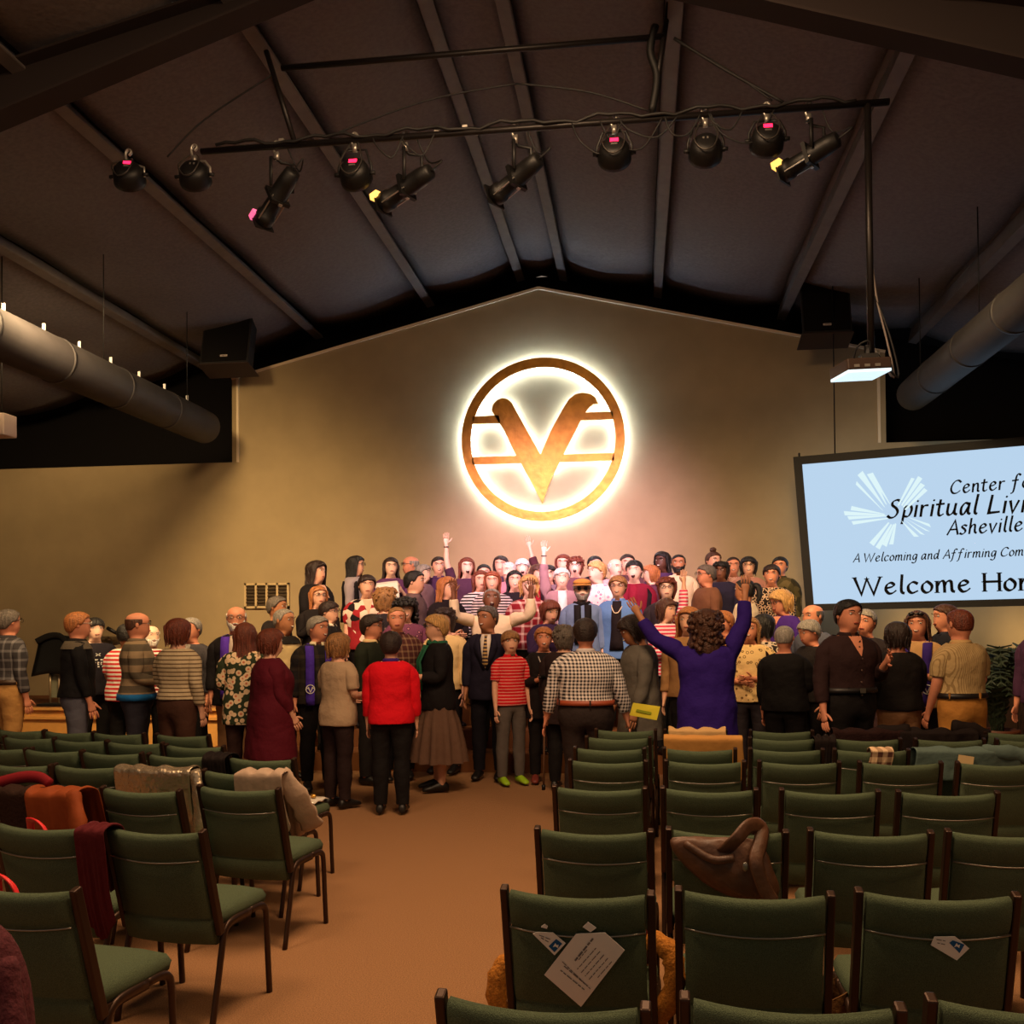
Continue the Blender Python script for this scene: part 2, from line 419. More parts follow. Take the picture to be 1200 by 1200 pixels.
# ------------------------------------------------------------------ projection screen with lettering
SCR = mat('screen_image', (20, 22, 24), .9, emit=.38, ecol=(190, 218, 244))  # projector light on the screen is put in as emission
SFR = mat('screen_frame', (14, 12, 12), .7); INK = mat('screen_ink', (14, 14, 18), .95); STAR = mat('screen_rays', (20, 22, 24), .9, emit=.40, ecol=(222, 246, 250))
P0 = at(930, 536, 12.75); PB = at(945, 716, 12.75)
sa = math.radians(17.5); su = V((math.cos(sa), -math.sin(sa), .012)).normalized(); sv = (PB-P0).normalized(); H_ = (PB-P0).length
sn = su.cross(sv).normalized()
if sn.y > 0: sn = -sn
W_ = H_*1.72
scr = tag(empty('projection_screen', P0+su*W_/2+sv*H_), 'large black framed projection screen with pale blue slide and dark lettering', 'screen')
so = scr.location
def sp(u, v, d=0): return P0 + su*u + sv*v + sn*d - so
def spx(px, py):                                 # photo pixel -> (u, v) on the screen plane
    p = atplane(px, py, P0, sn)-P0
    k = su.dot(sv); a, c_ = p.dot(su), p.dot(sv)
    return V(((a-k*c_)/(1-k*k), (c_-k*a)/(1-k*k)))
def quad(g, u0, u1, v0, v1, d0, d1):
    vs = [sp(u, v, d) for d in (d0, d1) for u, v in ((u0, v0), (u1, v0), (u1, v1), (u0, v1))]
    g.add(vs, [(0, 1, 2, 3), (7, 6, 5, 4), (0, 4, 5, 1), (1, 5, 6, 2), (2, 6, 7, 3), (3, 7, 4, 0)])
fw = .1
g = MB(); quad(g, fw*.8, W_-fw*.8, fw*.8, H_-fw*.7, -.01, .012); g.build('screen_surface', SCR, scr, smooth=False)
for q in ((0, fw, 0, H_), (W_-fw, W_, 0, H_), (fw, W_-fw, 0, fw), (fw, W_-fw, H_-fw*.85, H_)):
    g = MB(); quad(g, *q, -.03, .04); g.build('frame_bar', SFR, scr, smooth=False)
g = MB(); q = sp(.07, 0, 0); g.tube([q, q+V((0, 0, .05))], .012, 6); g.build('hook', SFR, scr)
for u in (.5, W_-.5):
    q = sp(u, 0, -.01); g = MB(); g.tube([q, V((q.x, q.y, roof((q+so).x)-so.z))], .008, 6); g.build('hanging_cable', BLACK, scr)
# sunburst of rays
C0 = (1042, 604)
for x0, y0, x1, y1, x2, y2 in ((1036, 594, 1005, 557, 1011, 552), (1038, 591, 1016, 556, 1023, 554), (1034, 598, 1003, 568, 1004, 564), (1042, 590, 1019, 556, 1023, 554),
        (1052, 592, 1068, 560, 1072, 561), (1056, 592, 1076, 558, 1081, 561), (1058, 594, 1079, 566, 1084, 569), (1060, 597, 1083, 572, 1087, 575),
        (1036, 602, 998, 593, 997, 598), (1036, 603, 989, 599, 990, 604), (1038, 604, 993, 605, 995, 609), (1040, 607, 998, 611, 1000, 615),
        (1041, 612, 1019, 636, 1024, 640), (1044, 614, 1026, 641, 1031, 644), (1047, 614, 1034, 638, 1039, 641), (1049, 613, 1042, 638, 1047, 638),
        (1056, 610, 1071, 629, 1077, 629), (1060, 609, 1079, 626, 1084, 627), (1062, 608, 1085, 622, 1090, 623), (1064, 606, 1089, 614, 1091, 618)):
    g = MB(); P_ = [spx(x0, y0), spx(x1, y1), spx(x2, y2), spx(x0+1.5, y0+1)]
    vs = [sp(p.x, p.y, d) for d in (.013, .016) for p in P_]
    g.add(vs, [(0, 1, 2, 3), (7, 6, 5, 4), (0, 4, 5, 1), (1, 5, 6, 2), (2, 6, 7, 3), (3, 7, 4, 0)]); g.build('ray', STAR, scr, smooth=False)
GLY = {'C': "~.52,.58 .4,.69 .22,.64 .08,.42 .06,.2 .16,.03 .34,.02 .5,.14", 'e': "~.05,.23 .24,.28 .31,.37 .22,.45 .1,.37 .05,.18 .13,.02 .25,.03 .36,.13",
 'n': ".07,.45 .06,0|~.06,.22 .16,.41 .27,.43 .3,.3 .3,.06 .37,.02", 't': "~.14,.62 .1,.12 .17,.0 .28,.06|.0,.44 .28,.46", 'r': ".07,.45 .06,0|~.06,.25 .15,.41 .29,.43",
 'f': "~.4,.68 .29,.75 .2,.6 .14,.1 .08,-.18 -.02,-.24|.02,.42 .3,.44", 'o': "~.2,.45 .07,.34 .04,.14 .14,.01 .28,.08 .33,.28 .22,.44 .16,.44",
 'S': "~.44,.62 .32,.7 .16,.64 .14,.5 .3,.36 .36,.2 .26,.03 .1,.0 .0,.08", 'p': ".1,.45 .03,-.26|~.07,.2 .16,.42 .3,.43 .34,.25 .24,.03 .07,.04",
 'i': ".09,.45 .06,0|.1,.6 .12,.63", 'u': "~.07,.45 .05,.12 .12,.01 .24,.08 .31,.25|~.33,.45 .3,.1 .39,.02", 'a': "~.31,.4 .18,.45 .06,.28 .06,.06 .16,.02 .3,.3|~.33,.45 .3,.1 .38,.02",
 'l': "~.13,.76 .07,.12 .15,.01", 'L': ".14,.7 .07,.02 .44,.05", 'v': ".04,.45 .15,.0 .33,.45", 'g': "~.3,.42 .16,.45 .05,.28 .07,.08 .18,.04 .3,.3|~.33,.45 .29,-.1 .18,-.25 .0,-.2",
 'A': "0,0 .32,.7 .48,0|.12,.25 .43,.26", 's': "~.29,.4 .17,.45 .08,.36 .22,.22 .24,.1 .12,.0 .0,.05", 'h': ".1,.76 .05,0|~.05,.2 .16,.41 .28,.42 .29,.1 .37,.02",
 'W': ".0,.7 .18,0 .38,.64 .56,0 .8,.7", 'c': "~.33,.38 .2,.45 .06,.32 .05,.12 .15,.01 .32,.09", 'm': ".07,.45 .05,0|~.06,.22 .16,.42 .27,.42 .27,0|~.27,.22 .36,.42 .48,.42 .49,.08 .56,.02",
 'd': "~.31,.38 .16,.44 .05,.28 .07,.06 .17,.02 .3,.3|~.36,.76 .31,.1 .38,.02", 'y': "~.05,.45 .08,.18 .2,.14 .3,.42|~.33,.45 .27,-.1 .14,-.25 .0,-.2", 'H': ".1,.7 .07,0|.52,.7 .49,0|.08,.37 .51,.37"}
def write(text, anchor, end, name, fn, slant=.12, nib=.045, bold=.02, serif=False, wide=1., mtl=INK, par=scr, size=None):
    """one line of lettering, drawn stroke by stroke; fn maps (right, up) metres from the anchor to 3-D"""
    adv = []; x = 0
    for ch in text:
        if ch == ' ': adv.append(None); x += .25*wide; continue
        strokes = []
        mx = 0
        for s in GLY[ch].split('|'):
            sm = s[0] == '~'; pts = [tuple(float(t) for t in p.split(',')) for p in s.lstrip('~').split()]
            mx = max(mx, max(p[0] for p in pts))
            strokes.append((sm, pts))
        adv.append((x, strokes)); x += (mx+.09)*wide
    sc = size or (end/x)
    ca = math.radians(35); nv = V((math.cos(ca), math.sin(ca), 0))*nib
    for a in adv:
        if not a: continue
        g = MB()                                          # every letter is a part
        for sm, pts in a[1]:
            P_ = [V((p[0]*wide, p[1], 0)) for p in pts]
            if sm: P_ = cat_rom(P_, 4)
            L_, R_ = [], []
            for i in range(len(P_)):
                p = P_[i]; d = (P_[min(i+1, len(P_)-1)]-P_[max(i-1, 0)])
                if not sm and 0 < i < len(P_)-1: d = (P_[i+1]-p).normalized()+(p-P_[i-1]).normalized()
                d.normalize(); nn = V((-d.y, d.x, 0)); m_ = 1.
                if not sm and 0 < i < len(P_)-1: m_ = 1/max(.35, abs(nn.dot(V((-(P_[i+1]-p).normalized().y, (P_[i+1]-p).normalized().x, 0)))))
                h_ = nn*(abs(nn.dot(nv))+bold)*min(m_, 2.2)
                e_ = d*bold*.7*((i == len(P_)-1)-(i == 0)); L_.append(p+h_+e_); R_.append(p-h_+e_)
            for i in range(len(P_)-1):
                g.add([fn(sc*(a[0]+c_.x+slant*c_.y), sc*c_.y) for c_ in (L_[i], R_[i], R_[i+1], L_[i+1])], [(0, 1, 2, 3)])
            if serif and not sm:
                for e in ([P_[0], P_[-1]] if len(P_) < 4 else [P_[0], P_[2], P_[-1]]):
                    cs = [(e.x-.1, e.y-.018), (e.x+.1, e.y-.018), (e.x+.1, e.y+.018), (e.x-.1, e.y+.018)]
                    g.add([fn(sc*(a[0]+c_[0]+slant*c_[1]), sc*c_[1]) for c_ in cs], [(0, 1, 2, 3)])
        g.build(name, mtl, par, smooth=False, norm=False)
def sline(text, x0, y0, x1, y1, upto, **k):
    """text starts at pixel (x0,y0); its first `upto` letters end at (x1,y1)"""
    a, e = spx(x0, y0), spx(x1, y1); d = (e-a)
    dn = d.normalized(); up = V((dn.y, -dn.x))
    wsum = 0
    for ch in text[:upto]:
        if ch == ' ': wsum += .25; continue
        wsum += max(float(p.split(',')[0]) for s in GLY[ch].split('|') for p in s.lstrip('~').split())+.09
    wd = k.pop('wide', 1.); sz = d.length/(wsum*wd)
    def fn(r, u):
        q = a + dn*r + up*u
        return sp(q.x, q.y, .0145)
    write(text, None, None, 'letter', fn, size=sz, wide=wd, **k)
sline('Center for', 1113, 579, 1208, 571, 9, slant=.16, nib=.03, bold=.024)
sline('Spiritual Living', 1040, 607, 1203, 600, 14, slant=.16, nib=.03, bold=.024)
sline('Asheville', 1110, 627, 1200, 622, 9, slant=.16, nib=.03, bold=.024)
sline('A Welcoming and Affirming Community', 1000, 659, 1200, 651, 29, slant=.2, nib=.03, bold=.024)
sline('Welcome Home', 1003, 697, 1222, 691, 11, slant=.0, nib=.042, bold=.024, serif=True, wide=1.25)
# ------------------------------------------------------------------ chairs
FAB = mat('chair_fabric', (80, 92, 70), .95, noise=.32, nscale=420, bump=.4, bscale=400)
FRM = mat('chair_frame', (60, 40, 28), .42, .55)
ROD = mat('card_rod', (150, 145, 135), .3, .8)
CH = .80
def make_chair():
    r = empty('padded_chair')
    def yb(z): return -.155 - .125*(z-.36)/.44          # recline of the back
    g = MB(); rings = []                                 # seat cushion
    for y, t0, t1, w_ in ((-.175, .415, .452, .40), (-.16, .405, .462, .425), (0, .40, .468, .44), (.14, .40, .468, .44), (.195, .405, .458, .43), (.215, .418, .438, .41)):
        rings.append([(-w_/2, y, t0), (-w_/2-.006, y, (t0+t1)/2), (-w_/2+.012, y, t1), (-w_/4, y, t1+.008), (w_/4, y, t1+.008), (w_/2-.012, y, t1), (w_/2+.006, y, (t0+t1)/2), (w_/2, y, t0), (0, y, t0-.005)])
    g.loft(rings); g.build('seat', FAB, r)
    g = MB(); nx = 8                                     # backrest: lower panel and puffed top roll
    zs = [(.325, .012), (.335, .026), (.38, .032), (.425, .028), (.437, .016), (.449, .024), (.55, .025), (.68, .024), (.692, .016), (.704, .026), (.74, .032), (.775, .032), (.795, .024), (.802, .010)]
    F, B_ = [], []
    for z, t in zs:
        F.append([(-.203+.406*j/nx, yb(z)+t-.028*(1-(2*j/nx-1)**2), z-.012*(1-(2*j/nx-1)**2)*(z > .6)) for j in range(nx+1)])
        B_.append([(-.203+.406*j/nx, yb(z)-t-.028*(1-(2*j/nx-1)**2), z-.012*(1-(2*j/nx-1)**2)*(z > .6)) for j in range(nx+1)])
    rings = [f+b_[::-1] for f, b_ in zip(F, B_)]
    g.loft(rings); g.build('backrest', FAB, r)
    for s in (-1, 1):
        x = s*.222
        R = Matrix.Rotation(math.atan(.125/.44), 3, 'X')
        g = MB(); g.box((x, yb(.59), .592), (.024, .036, .46), R); g.build('back_post', FRM, r, smooth=False, bevel=.005)
        g = MB(); g.tube(cat_rom([(x, .06, .402), (x, .135, .402), (x, .178, .385), (x, .196, .34), (x, .208, .17), (x, .222, 0)], 3), 0.0165, 8, flat=.7); g.build('front_leg', FRM, r)
        g = MB(); g.tube(cat_rom([(x, .06, .402), (x, -.06, .402), (x, -.115, .385), (x, -.14, .34), (x, -.18, .17), (x, -.222, 0)], 3), 0.0165, 8, flat=.7); g.build('rear_leg', FRM, r)
        g = MB(); g.box((x*.97, -.05, .392), (.02, .24, .022)); g.build('seat_rail', FRM, r, smooth=False)
    g = MB(); g.tube([(-.205+.41*j/10, yb(.693)-.030-.031*(1-(2*j/10-1)**2), .69-.012*(1-(2*j/10-1)**2)) for j in range(11)], .0032, 6); g.build('card_rod', ROD, r)
    return r
proto = make_chair(); used = [0]
ORD = ['', 'nearest', 'second', 'third', 'fourth', 'fifth', 'sixth', 'seventh', 'eighth']
POS = ['', 'first', 'second', 'third', 'fourth', 'fifth', 'sixth', 'seventh']
CHAIRS = {}
def chair(px, py, rot, key, label, group):
    z = CH-.005
    p = atz(px, py, z)
    o = proto if not used[0] else copy_tree(proto); used[0] = 1
    a = math.radians(rot)
    # the top of the back is 0.28 behind the origin
    off = Matrix.Rotation(a, 3, 'Z') @ V((0, -.30, 0))
    o.location = (p.x-off.x, p.y-off.y, 0); o.rotation_euler = (0, 0, a)
    tag(o, label, 'chair', group); CHAIRS[key] = o
RIGHT = {1: (1184, [633, 928, 1225]), 2: (1051, [675, 884, 1100]), 3: (977, [695, 852, 1021, 1185]), 4: (926, [702, 831, 973, 1112]), 5: (894, [712, 826, 937, 1056, 1172]),
         6: (879, [714, 820, 922, 1022, 1130]), 7: (866, [724, 822, 918, 1016, 1114, 1210]), 8: (857, [733, 815, 916, 1018, 1100, 1193])}
for rw, (y, xs) in RIGHT.items():
    for i, x in enumerate(xs):
        chair(x, y+(x-700)*(.006 if rw != 4 else .014), -3+i*1.0, ('R', rw, i), 'green padded chair, %s from the aisle in the %s row of the right block' % (POS[i+1], ORD[rw] if rw == 1 else ORD[rw]+' nearest'), 'chairs in the right block')
LEFT = {1: [(14, 1044)], 2: [(42, 971), (177, 976)], 3: [(36, 929), (162, 928), (277, 926)], 4: [(20, 898), (99, 900), (184, 904), (278, 907)],
        5: [(3, 878), (60, 881), (129, 884), (208, 887), (304, 891)], 6: [(32, 866), (92, 869), (156, 872), (226, 876)], 7: [(22, 857), (79, 859), (137, 861), (212, 863)]}
for rw, L in LEFT.items():
    for i, (x, y) in enumerate(L[::-1]):
        chair(x, y, -9, ('L', rw, i), 'green padded chair, %s from the aisle in the %s row of the left block' % (POS[i+1], ORD[rw] if rw == 1 else ORD[rw]+' nearest'), 'chairs in the left block')
CHAIRS[('R', 2, 0)]['label'] = 'green padded chair with white leaflets tucked in its back, beside the aisle'
CHAIRS[('R', 2, 2)]['label'] = 'green padded chair with a small blue picture card on its back, bottom right'
CHAIRS[('R', 3, 1)]['label'] = 'green padded chair with a brown leather handbag hung over its back'

# ------------------------------------------------------------------ things left on the chairs
def yback(z): return -.155 - .125*(z-.36)/.44
def on_chair(o, key, loc=(0, 0, 0), rz=0.):
    c = CHAIRS[key]; a = c.rotation_euler[2]
    o.location = V(c.location) + Matrix.Rotation(a, 3, 'Z') @ V(loc); o.rotation_euler = (0, 0, a+rz)
def drape(name, key, x0, x1, back, front, m, label, cat, thick=.03, seed=1, folds=3, amp=.016, slope=0., top=.81):
    """a garment hung over the backrest: a cloth following the chair's back with folds"""
    rnd = random.Random(seed); ph = [rnd.random()*6 for _ in range(6)]
    P = []; nx = 20
    path = []
    nb = 10
    for k in range(nb+1): path.append(('b', k/nb))
    for k in range(4): path.append(('t', (k+1)/5))
    for k in range(nb+1): path.append(('f', k/nb))
    for kind, t in path:
        row = []
        for j in range(nx+1):
            u = j/nx; x = x0+(x1-x0)*u
            fold = amp*math.sin(folds*2*PI*u+ph[0]+1.5*t)+amp*.5*math.sin(folds*3.7*u*PI+ph[1]+t*3)
            bow = .028*(1-min(1, abs(x)/.2)**2)
            drop_b = back*(1+.10*math.sin(5*u+ph[2])+slope*(u-.5)); drop_f = front*(1+.1*math.sin(4*u+ph[3]))
            if kind == 'b':
                s_ = 1-t; z = top-drop_b*s_; y = yback(max(z, .36))-.036-thick-bow-abs(fold)*s_-.012*s_; x += .02*math.sin(3*s_+ph[4])*s_
            elif kind == 'f':
                z = top-drop_f*t; y = yback(max(z, .36))+.036+thick-bow*.5+abs(fold)*t*.8
            else:
                z = top+.018*math.sin(PI*t)+.35*fold; y = yback(top)-.036-thick+(.072+2*thick)*t-bow
            row.append((x, y, z))
        P.append(row)
    g = MB(); g.grid(P); o = g.build(name, m, None, sub=1, solid=.008); on_chair(o, key); tag(o, label, cat); return o
def sleeve(o, pts, r, m, nm='sleeve', flat=.6):
    g = MB(); P = cat_rom(pts, 4); n = len(P)
    g.tube(P, [r*(1+.12*math.sin(i*1.9)) for i in range(n)], 10, flat=flat); g.build(nm, m, o)

SILV = mat('silver_nylon', (190, 172, 145), .2, .7, bump=.6, bscale=30)
o = drape('silver_jacket', ('L', 4, 1), -.26, .24, .40, .3, SILV, 'shiny silver nylon jacket draped over a chair back on the left', 'jacket', seed=3, amp=.022)
sleeve(o, [(.24, -.30, .80), (.29, -.33, .68), (.30, -.34, .50), (.29, -.33, .40)], .05, SILV)
CRM = mat('pale_jacket', (176, 150, 128), .7, bump=.4, bscale=12)
o = drape('pale_jacket', ('L', 4, 0), .02, .30, .42, .38, CRM, 'pale beige jacket slung over the aisle end of a chair on the left', 'jacket', seed=5, amp=.03, slope=-.5)
sleeve(o, [(.24, -.28, .80), (.33, -.24, .68), (.36, -.18, .56), (.37, -.12, .48)], .06, CRM, flat=.22)
RUST = mat('rust_coat', (134, 62, 26), .75, bump=.4, bscale=10)
o = drape('rust_suede_coat', ('L', 3, 2), .04, .32, .44, .35, RUST, 'rust brown suede coat draped over a chair back on the far left', 'coat', seed=8, amp=.035, thick=.05)
sleeve(o, [(.26, -.32, .80), (.33, -.36, .68), (.36, -.38, .5), (.37, -.36, .3)], .06, RUST)
DRED = mat('dark_red_coat', (72, 16, 24), .85, bump=.4, bscale=10)
o = drape('dark_red_coat', ('L', 3, 2), -.32, .06, .36, .3, mat('brown_wool', (44, 26, 18), .9, bump=.4), 'dark brown wool coat with red lining on a far left chair', 'coat', seed=9, amp=.03, thick=.04)
g = MB(); g.tube(cat_rom([(-.25, -.30, .82), (-.1, -.26, .86), (.0, -.24, .86), (.06, -.24, .83)], 4), .03, 8, flat=.7); g.build('red_lining', mat('red_lining', (120, 20, 28), .8), o)
MARO = mat('maroon_scarf', (86, 24, 30), .9, bump=.5, bscale=20)
o = drape('maroon_scarf', ('L', 2, 1), .22, .36, .42, .3, MARO, 'maroon knitted scarf hanging between two chairs on the left', 'scarf', seed=11, amp=.02, thick=.03)
for k, (key, lx, lz, lab) in enumerate(((('L', 2, 1), -.12, .76, 'red bag strap looped over a chair, left edge upper'), (('L', 1, 0), -.16, .76, 'red bag strap by the lower left edge chair'))):
    g = MB(); g.tube(cat_rom([(-.10, .1, -.2), (-.08, .05, .0), (-.03, 0, .035), (.03, -.02, .03), (.07, -.02, -.02), (.10, 0, -.2)], 4), .02, 8, flat=.3)
    o = g.build('red_strap', mat('red_strap', (230, 40, 44), .5), None); on_chair(o, key, (lx, -.16, lz)); tag(o, lab, 'strap')
    g = MB(); rr = []
    for z, a, c_ in ((-.42, .14, .07), (-.38, .16, .08), (-.25, .16, .08), (-.19, .13, .05)): rr.append([(a*math.cos(j*PI/6), .05+c_*math.sin(j*PI/6), z) for j in range(12)])
    g.loft(rr); g.build('bag_body', DRED, o)
WOOL = mat('maroon_wool', (84, 40, 46), .95, bump=.5, bscale=40, noise=.2, nscale=90)
g = MB(); cpos = atz(-30, 1120, .82); rr = []
for k, (z, a, c_) in enumerate(((.35, .10, .09), (.45, .14, .11), (.6, .15, .12), (.72, .145, .115), (.82, .125, .10), (.90, .085, .075), (.93, .04, .04))):
    rr.append([(a*math.cos(j*PI/8)*(1+.05*math.sin(3*j+k)), c_*math.sin(j*PI/8), z) for j in range(16)])
g.loft(rr); o = g.build('wool_coat', WOOL, None, sub=1); o.location = (cpos.x, cpos.y, -.03); tag(o, 'maroon wool coat bulging in at the bottom left corner', 'coat')
sleeve(o, [(.10, -.05, .85), (.15, -.09, .72), (.14, -.13, .5), (.10, -.13, .3)], .06, WOOL)
# right block
CJ = mat('cream_fleece', (205, 165, 110), .9, bump=.4, bscale=14)
o = drape('cream_jacket', ('R', 8, 1), -.2, .22, .14, .2, CJ, 'cream jacket crumpled on a back-row chair top below the purple dress', 'jacket', seed=14, amp=.03, thick=.02)
TC = mat('tan_coat', (196, 140, 74), .85, bump=.3, bscale=10)
drape('tan_coat', ('R', 7, 1), -.26, .28, .3, .35, TC, 'tan coat fitted smoothly over a chair back right of the aisle', 'coat', seed=15, amp=.006, thick=.02)
TEAL = mat('teal_fleece', (86, 104, 98), .9, bump=.4, bscale=14)
o = drape('teal_jacket', ('R', 6, 4), -.30, .32, .2, .3, TEAL, 'grey teal jacket lying over a chair back on the right', 'jacket', seed=16, amp=.02, thick=.035)
g = MB(); g.box((-.02, -.385, .76), (.09, .006, .05), Matrix.Rotation(.15, 3, 'Y')); g.build('label_tag', mat('tag_cream', (210, 180, 130), .7), o, smooth=False)
sleeve(o, [(.1, -.33, .80), (.24, -.34, .80), (.36, -.32, .77), (.42, -.3, .72)], .045, TEAL)
BCO = mat('black_coat', (26, 17, 15), .85, bump=.4, bscale=14)
o = drape('black_coat', ('R', 8, 4), -.28, .26, .16, .3, BCO, 'black coat heaped on a back-row chair below the tan trousers', 'coat', seed=17, amp=.04, thick=.04)
sleeve(o, [(-.2, -.3, .80), (-.38, -.28, .79), (-.5, -.24, .74)], .06, BCO)
sleeve(o, [(.1, -.28, .84), (.24, -.28, .82), (.34, -.28, .77)], .05, BCO)
o = drape('dark_coat', ('R', 8, 3), -.26, .24, .25, .3, mat('dark_red_brown', (38, 18, 16), .9, bump=.4), 'dark reddish coat over a back-row chair under the black bobbed woman', 'coat', seed=18, amp=.03, thick=.03)
PLD = cloth((224, 190, 150), 'gingham', (96, 60, 50), 1.6)
o = drape('plaid_scarf', ('R', 6, 3), -.02, .12, .13, .2, PLD, 'cream and brown plaid scarf folded over a chair on the right', 'scarf', seed=19, amp=.006, thick=.012)
o = drape('orange_jacket', ('R', 6, 4), .46, .62, .2, .3, mat('orange_fleece', (196, 112, 50), .9, bump=.3), 'orange jacket hanging at the right edge behind the teal jacket', 'jacket', seed=20, amp=.02)
# dark clothes hanging between chairs
for key, x0, x1, lab in ((('R', 7, 2), .20, .34, 'black scarf hanging between chairs below the black shirt man'), (('L', 5, 0), -.36, -.2, 'black hooded top between chairs under the floral blouse')):
    drape('black_garment', key, x0, x1, .35, .3, BCO, lab, 'scarf', seed=len(lab), amp=.03, thick=.05)

# leaflets
PAPER = mat('paper', (244, 240, 234), .8); PRINT = mat('paper_print', (120, 116, 116), .9); BLUE = mat('paper_blue', (36, 92, 150), .8)
def sheet(name, key, pts, label, lines=(), pic=None, dy=-.028):
    """paper lying against the chair's back; pts are photo pixels on the back plane"""
    c = CHAIRS[key]; a = c.rotation_euler[2]; Rz = Matrix.Rotation(a, 3, 'Z')
    tl = Rz @ V((0, -.125, .44)).normalized(); nx_ = Rz @ V((1, 0, 0)); n = nx_.cross(tl).normalized()
    if n.y > 0: n = -n
    Q = V(c.location) + Rz @ V((0, yback(.6)-.066, .6))
    def P(px, py, d=0): return atplane(px, py, Q, n) + n*d
    cen = P(sum(p[0] for p in pts)/len(pts), sum(p[1] for p in pts)/len(pts))
    g = MB(); m_ = len(pts)
    g.add([P(*p)-cen for p in pts]+[P(*p, .0025)-cen for p in pts], [tuple(range(m_)), tuple(range(2*m_-1, m_-1, -1))]+[(j, (j+1) % m_, m_+(j+1) % m_, m_+j) for j in range(m_)])
    o = g.build(name, PAPER, None, smooth=False); o.location = cen; tag(o, label, 'leaflet')
    if lines:
        g = MB()
        for (x0, y0, x1, y1, wd) in lines:
            p, q = V((x0, y0)), V((x1, y1)); d = (q-p).normalized(); nn = V((-d.y, d.x))*wd/2
            L = (q-p).length; t = 0; rnd = random.Random(int(x0+y0))
            while t < L:                                   # words, too small to read in the photo
                w_ = min(rnd.uniform(3, 8), L-t)
                a0, a1 = p+d*t, p+d*(t+w_)
                g.add([P(*(a0+nn), .004)-cen, P(*(a0-nn), .004)-cen, P(*(a1-nn), .004)-cen, P(*(a1+nn), .004)-cen], [(0, 1, 2, 3)]); t += w_+1.3
        g.build('printed_lines', PRINT, o, smooth=False)
    if pic:
        g = MB(); g.add([P(*p, .004)-cen for p in pic], [(0, 1, 2, 3)]); g.build('printed_picture', BLUE, o, smooth=False)
        c0 = V((sum(p[0] for p in pic)/4, sum(p[1] for p in pic)/4)); g = MB()
        g.add([P(*(c0+V(k)), .005)-cen for k in ((-3, 2), (0, -3), (1.5, -.5), (4, -1), (3, 3), (0, 1))], [(0, 1, 2, 3, 4, 5)]); g.build('printed_emblem', PAPER, o, smooth=False)
    return o
ln = []
def along(t, s): # sheet coordinates on the big leaflet: t across the writing direction, s down
    A_, B_, D_ = V((676, 1093)), V((710, 1092)), V((638, 1142))
    return None
for k in range(6):
    o_ = V((694+k*4.6, 1106+k*4.0)); d_ = V((-22, 25))*(1.0 if k not in (0, 5) else .75)
    ln.append((o_.x-(6 if k == 0 else 0), o_.y+(6 if k == 0 else 0), o_.x+d_.x, o_.y+d_.y, 1.0))
ln.append((695, 1099, 674, 1125, 2.2))
for k in range(2): ln.append((661-k*4, 1131+k*5, 689-k*4, 1155+k*4, 1.2))
ln.append((659, 1126, 692, 1158, .9))
sheet('order_of_service', ('R', 2, 0), [(675, 1094), (709, 1092.5), (732, 1113), (681, 1179.5), (638, 1142)], 'large white printed leaflet tilted behind the rod of the aisle chair', ln)
sheet('leaflet', ('R', 2, 0), [(683, 1086), (689, 1080), (699, 1087), (692, 1092)], 'white leaflet corner poking above the rod of the aisle chair')
sheet('leaflet', ('R', 2, 0), [(634, 1086), (638, 1082.5), (642, 1085), (641, 1088)], 'tiny white card corner poking above the rod, upper left')
sheet('picture_card', ('R', 2, 0), [(624.5, 1094), (628, 1092), (648, 1092.5), (663, 1105), (650, 1119)], 'small white card with a blue picture left of the large leaflet', [(632, 1095, 645, 1100, 1), (634, 1098, 643, 1103, 1)], [(643, 1108), (652, 1099.5), (659, 1105), (650, 1115)])
sheet('picture_card', ('R', 2, 2), [(1090.5, 1107), (1095, 1097.5), (1119, 1097), (1135.5, 1111), (1121, 1125)], 'small white card with a blue picture at the bottom right chair', [(1097, 1100, 1108, 1102, 1), (1098, 1104, 1107, 1106, 1)], [(1112, 1104), (1116, 1101), (1130, 1106), (1124, 1116)])
g = MB(); g.box((0, 0, 0), (.05, .01, .10), Matrix.Rotation(.12, 3, 'Y')); o = g.build('folded_note', PAPER, None, smooth=False); on_chair(o, ('L', 5, 3), (.33, -.29, .74)); tag(o, 'small folded white note standing between two left chairs', 'leaflet')
g = MB(); g.box((0, 0, 0), (.05, .01, .06)); o = g.build('white_card', PAPER, None, smooth=False); on_chair(o, ('L', 2, 0), (-.28, -.1, .44)); tag(o, 'white card between two chairs near the left edge', 'leaflet')

# handbag hung on the chair back
LEA = mat('brown_leather', (88, 56, 36), .52, bump=.5, bscale=14, noise=.25, nscale=10)
hb = tag(empty('handbag'), 'slouchy brown leather handbag with wide strap over a chair back', 'handbag'); on_chair(hb, ('R', 3, 1))
g = MB(); rr = []
for k, (z, a, b_, cx) in enumerate(((.555, .05, .02, .12), (.575, .10, .045, .09), (.62, .15, .06, .05), (.68, .17, .06, .0), (.735, .18, .05, -.03), (.775, .175, .035, -.05), (.79, .15, .02, -.06))):
    rr.append([(cx+a*math.cos(2*PI*j/20)*(1+.06*math.sin(5*j+k*2)), -.335+b_*math.sin(2*PI*j/20)+.012*math.sin(3*j+k), z+.012*math.sin(2*j+k*1.3)) for j in range(20)])
g.loft(rr); g.build('bag_body', LEA, hb, sub=1)
g = MB(); g.tube(cat_rom([(-.02, -.37, .74), (.03, -.40, .80), (.08, -.36, .842), (.13, -.31, .83), (.12, -.36, .78), (.1, -.41, .72), (.13, -.41, .62), (.16, -.40, .57)], 5), .028, 8, flat=.28, up=(1, 0, 0)); g.build('strap', LEA, hb)
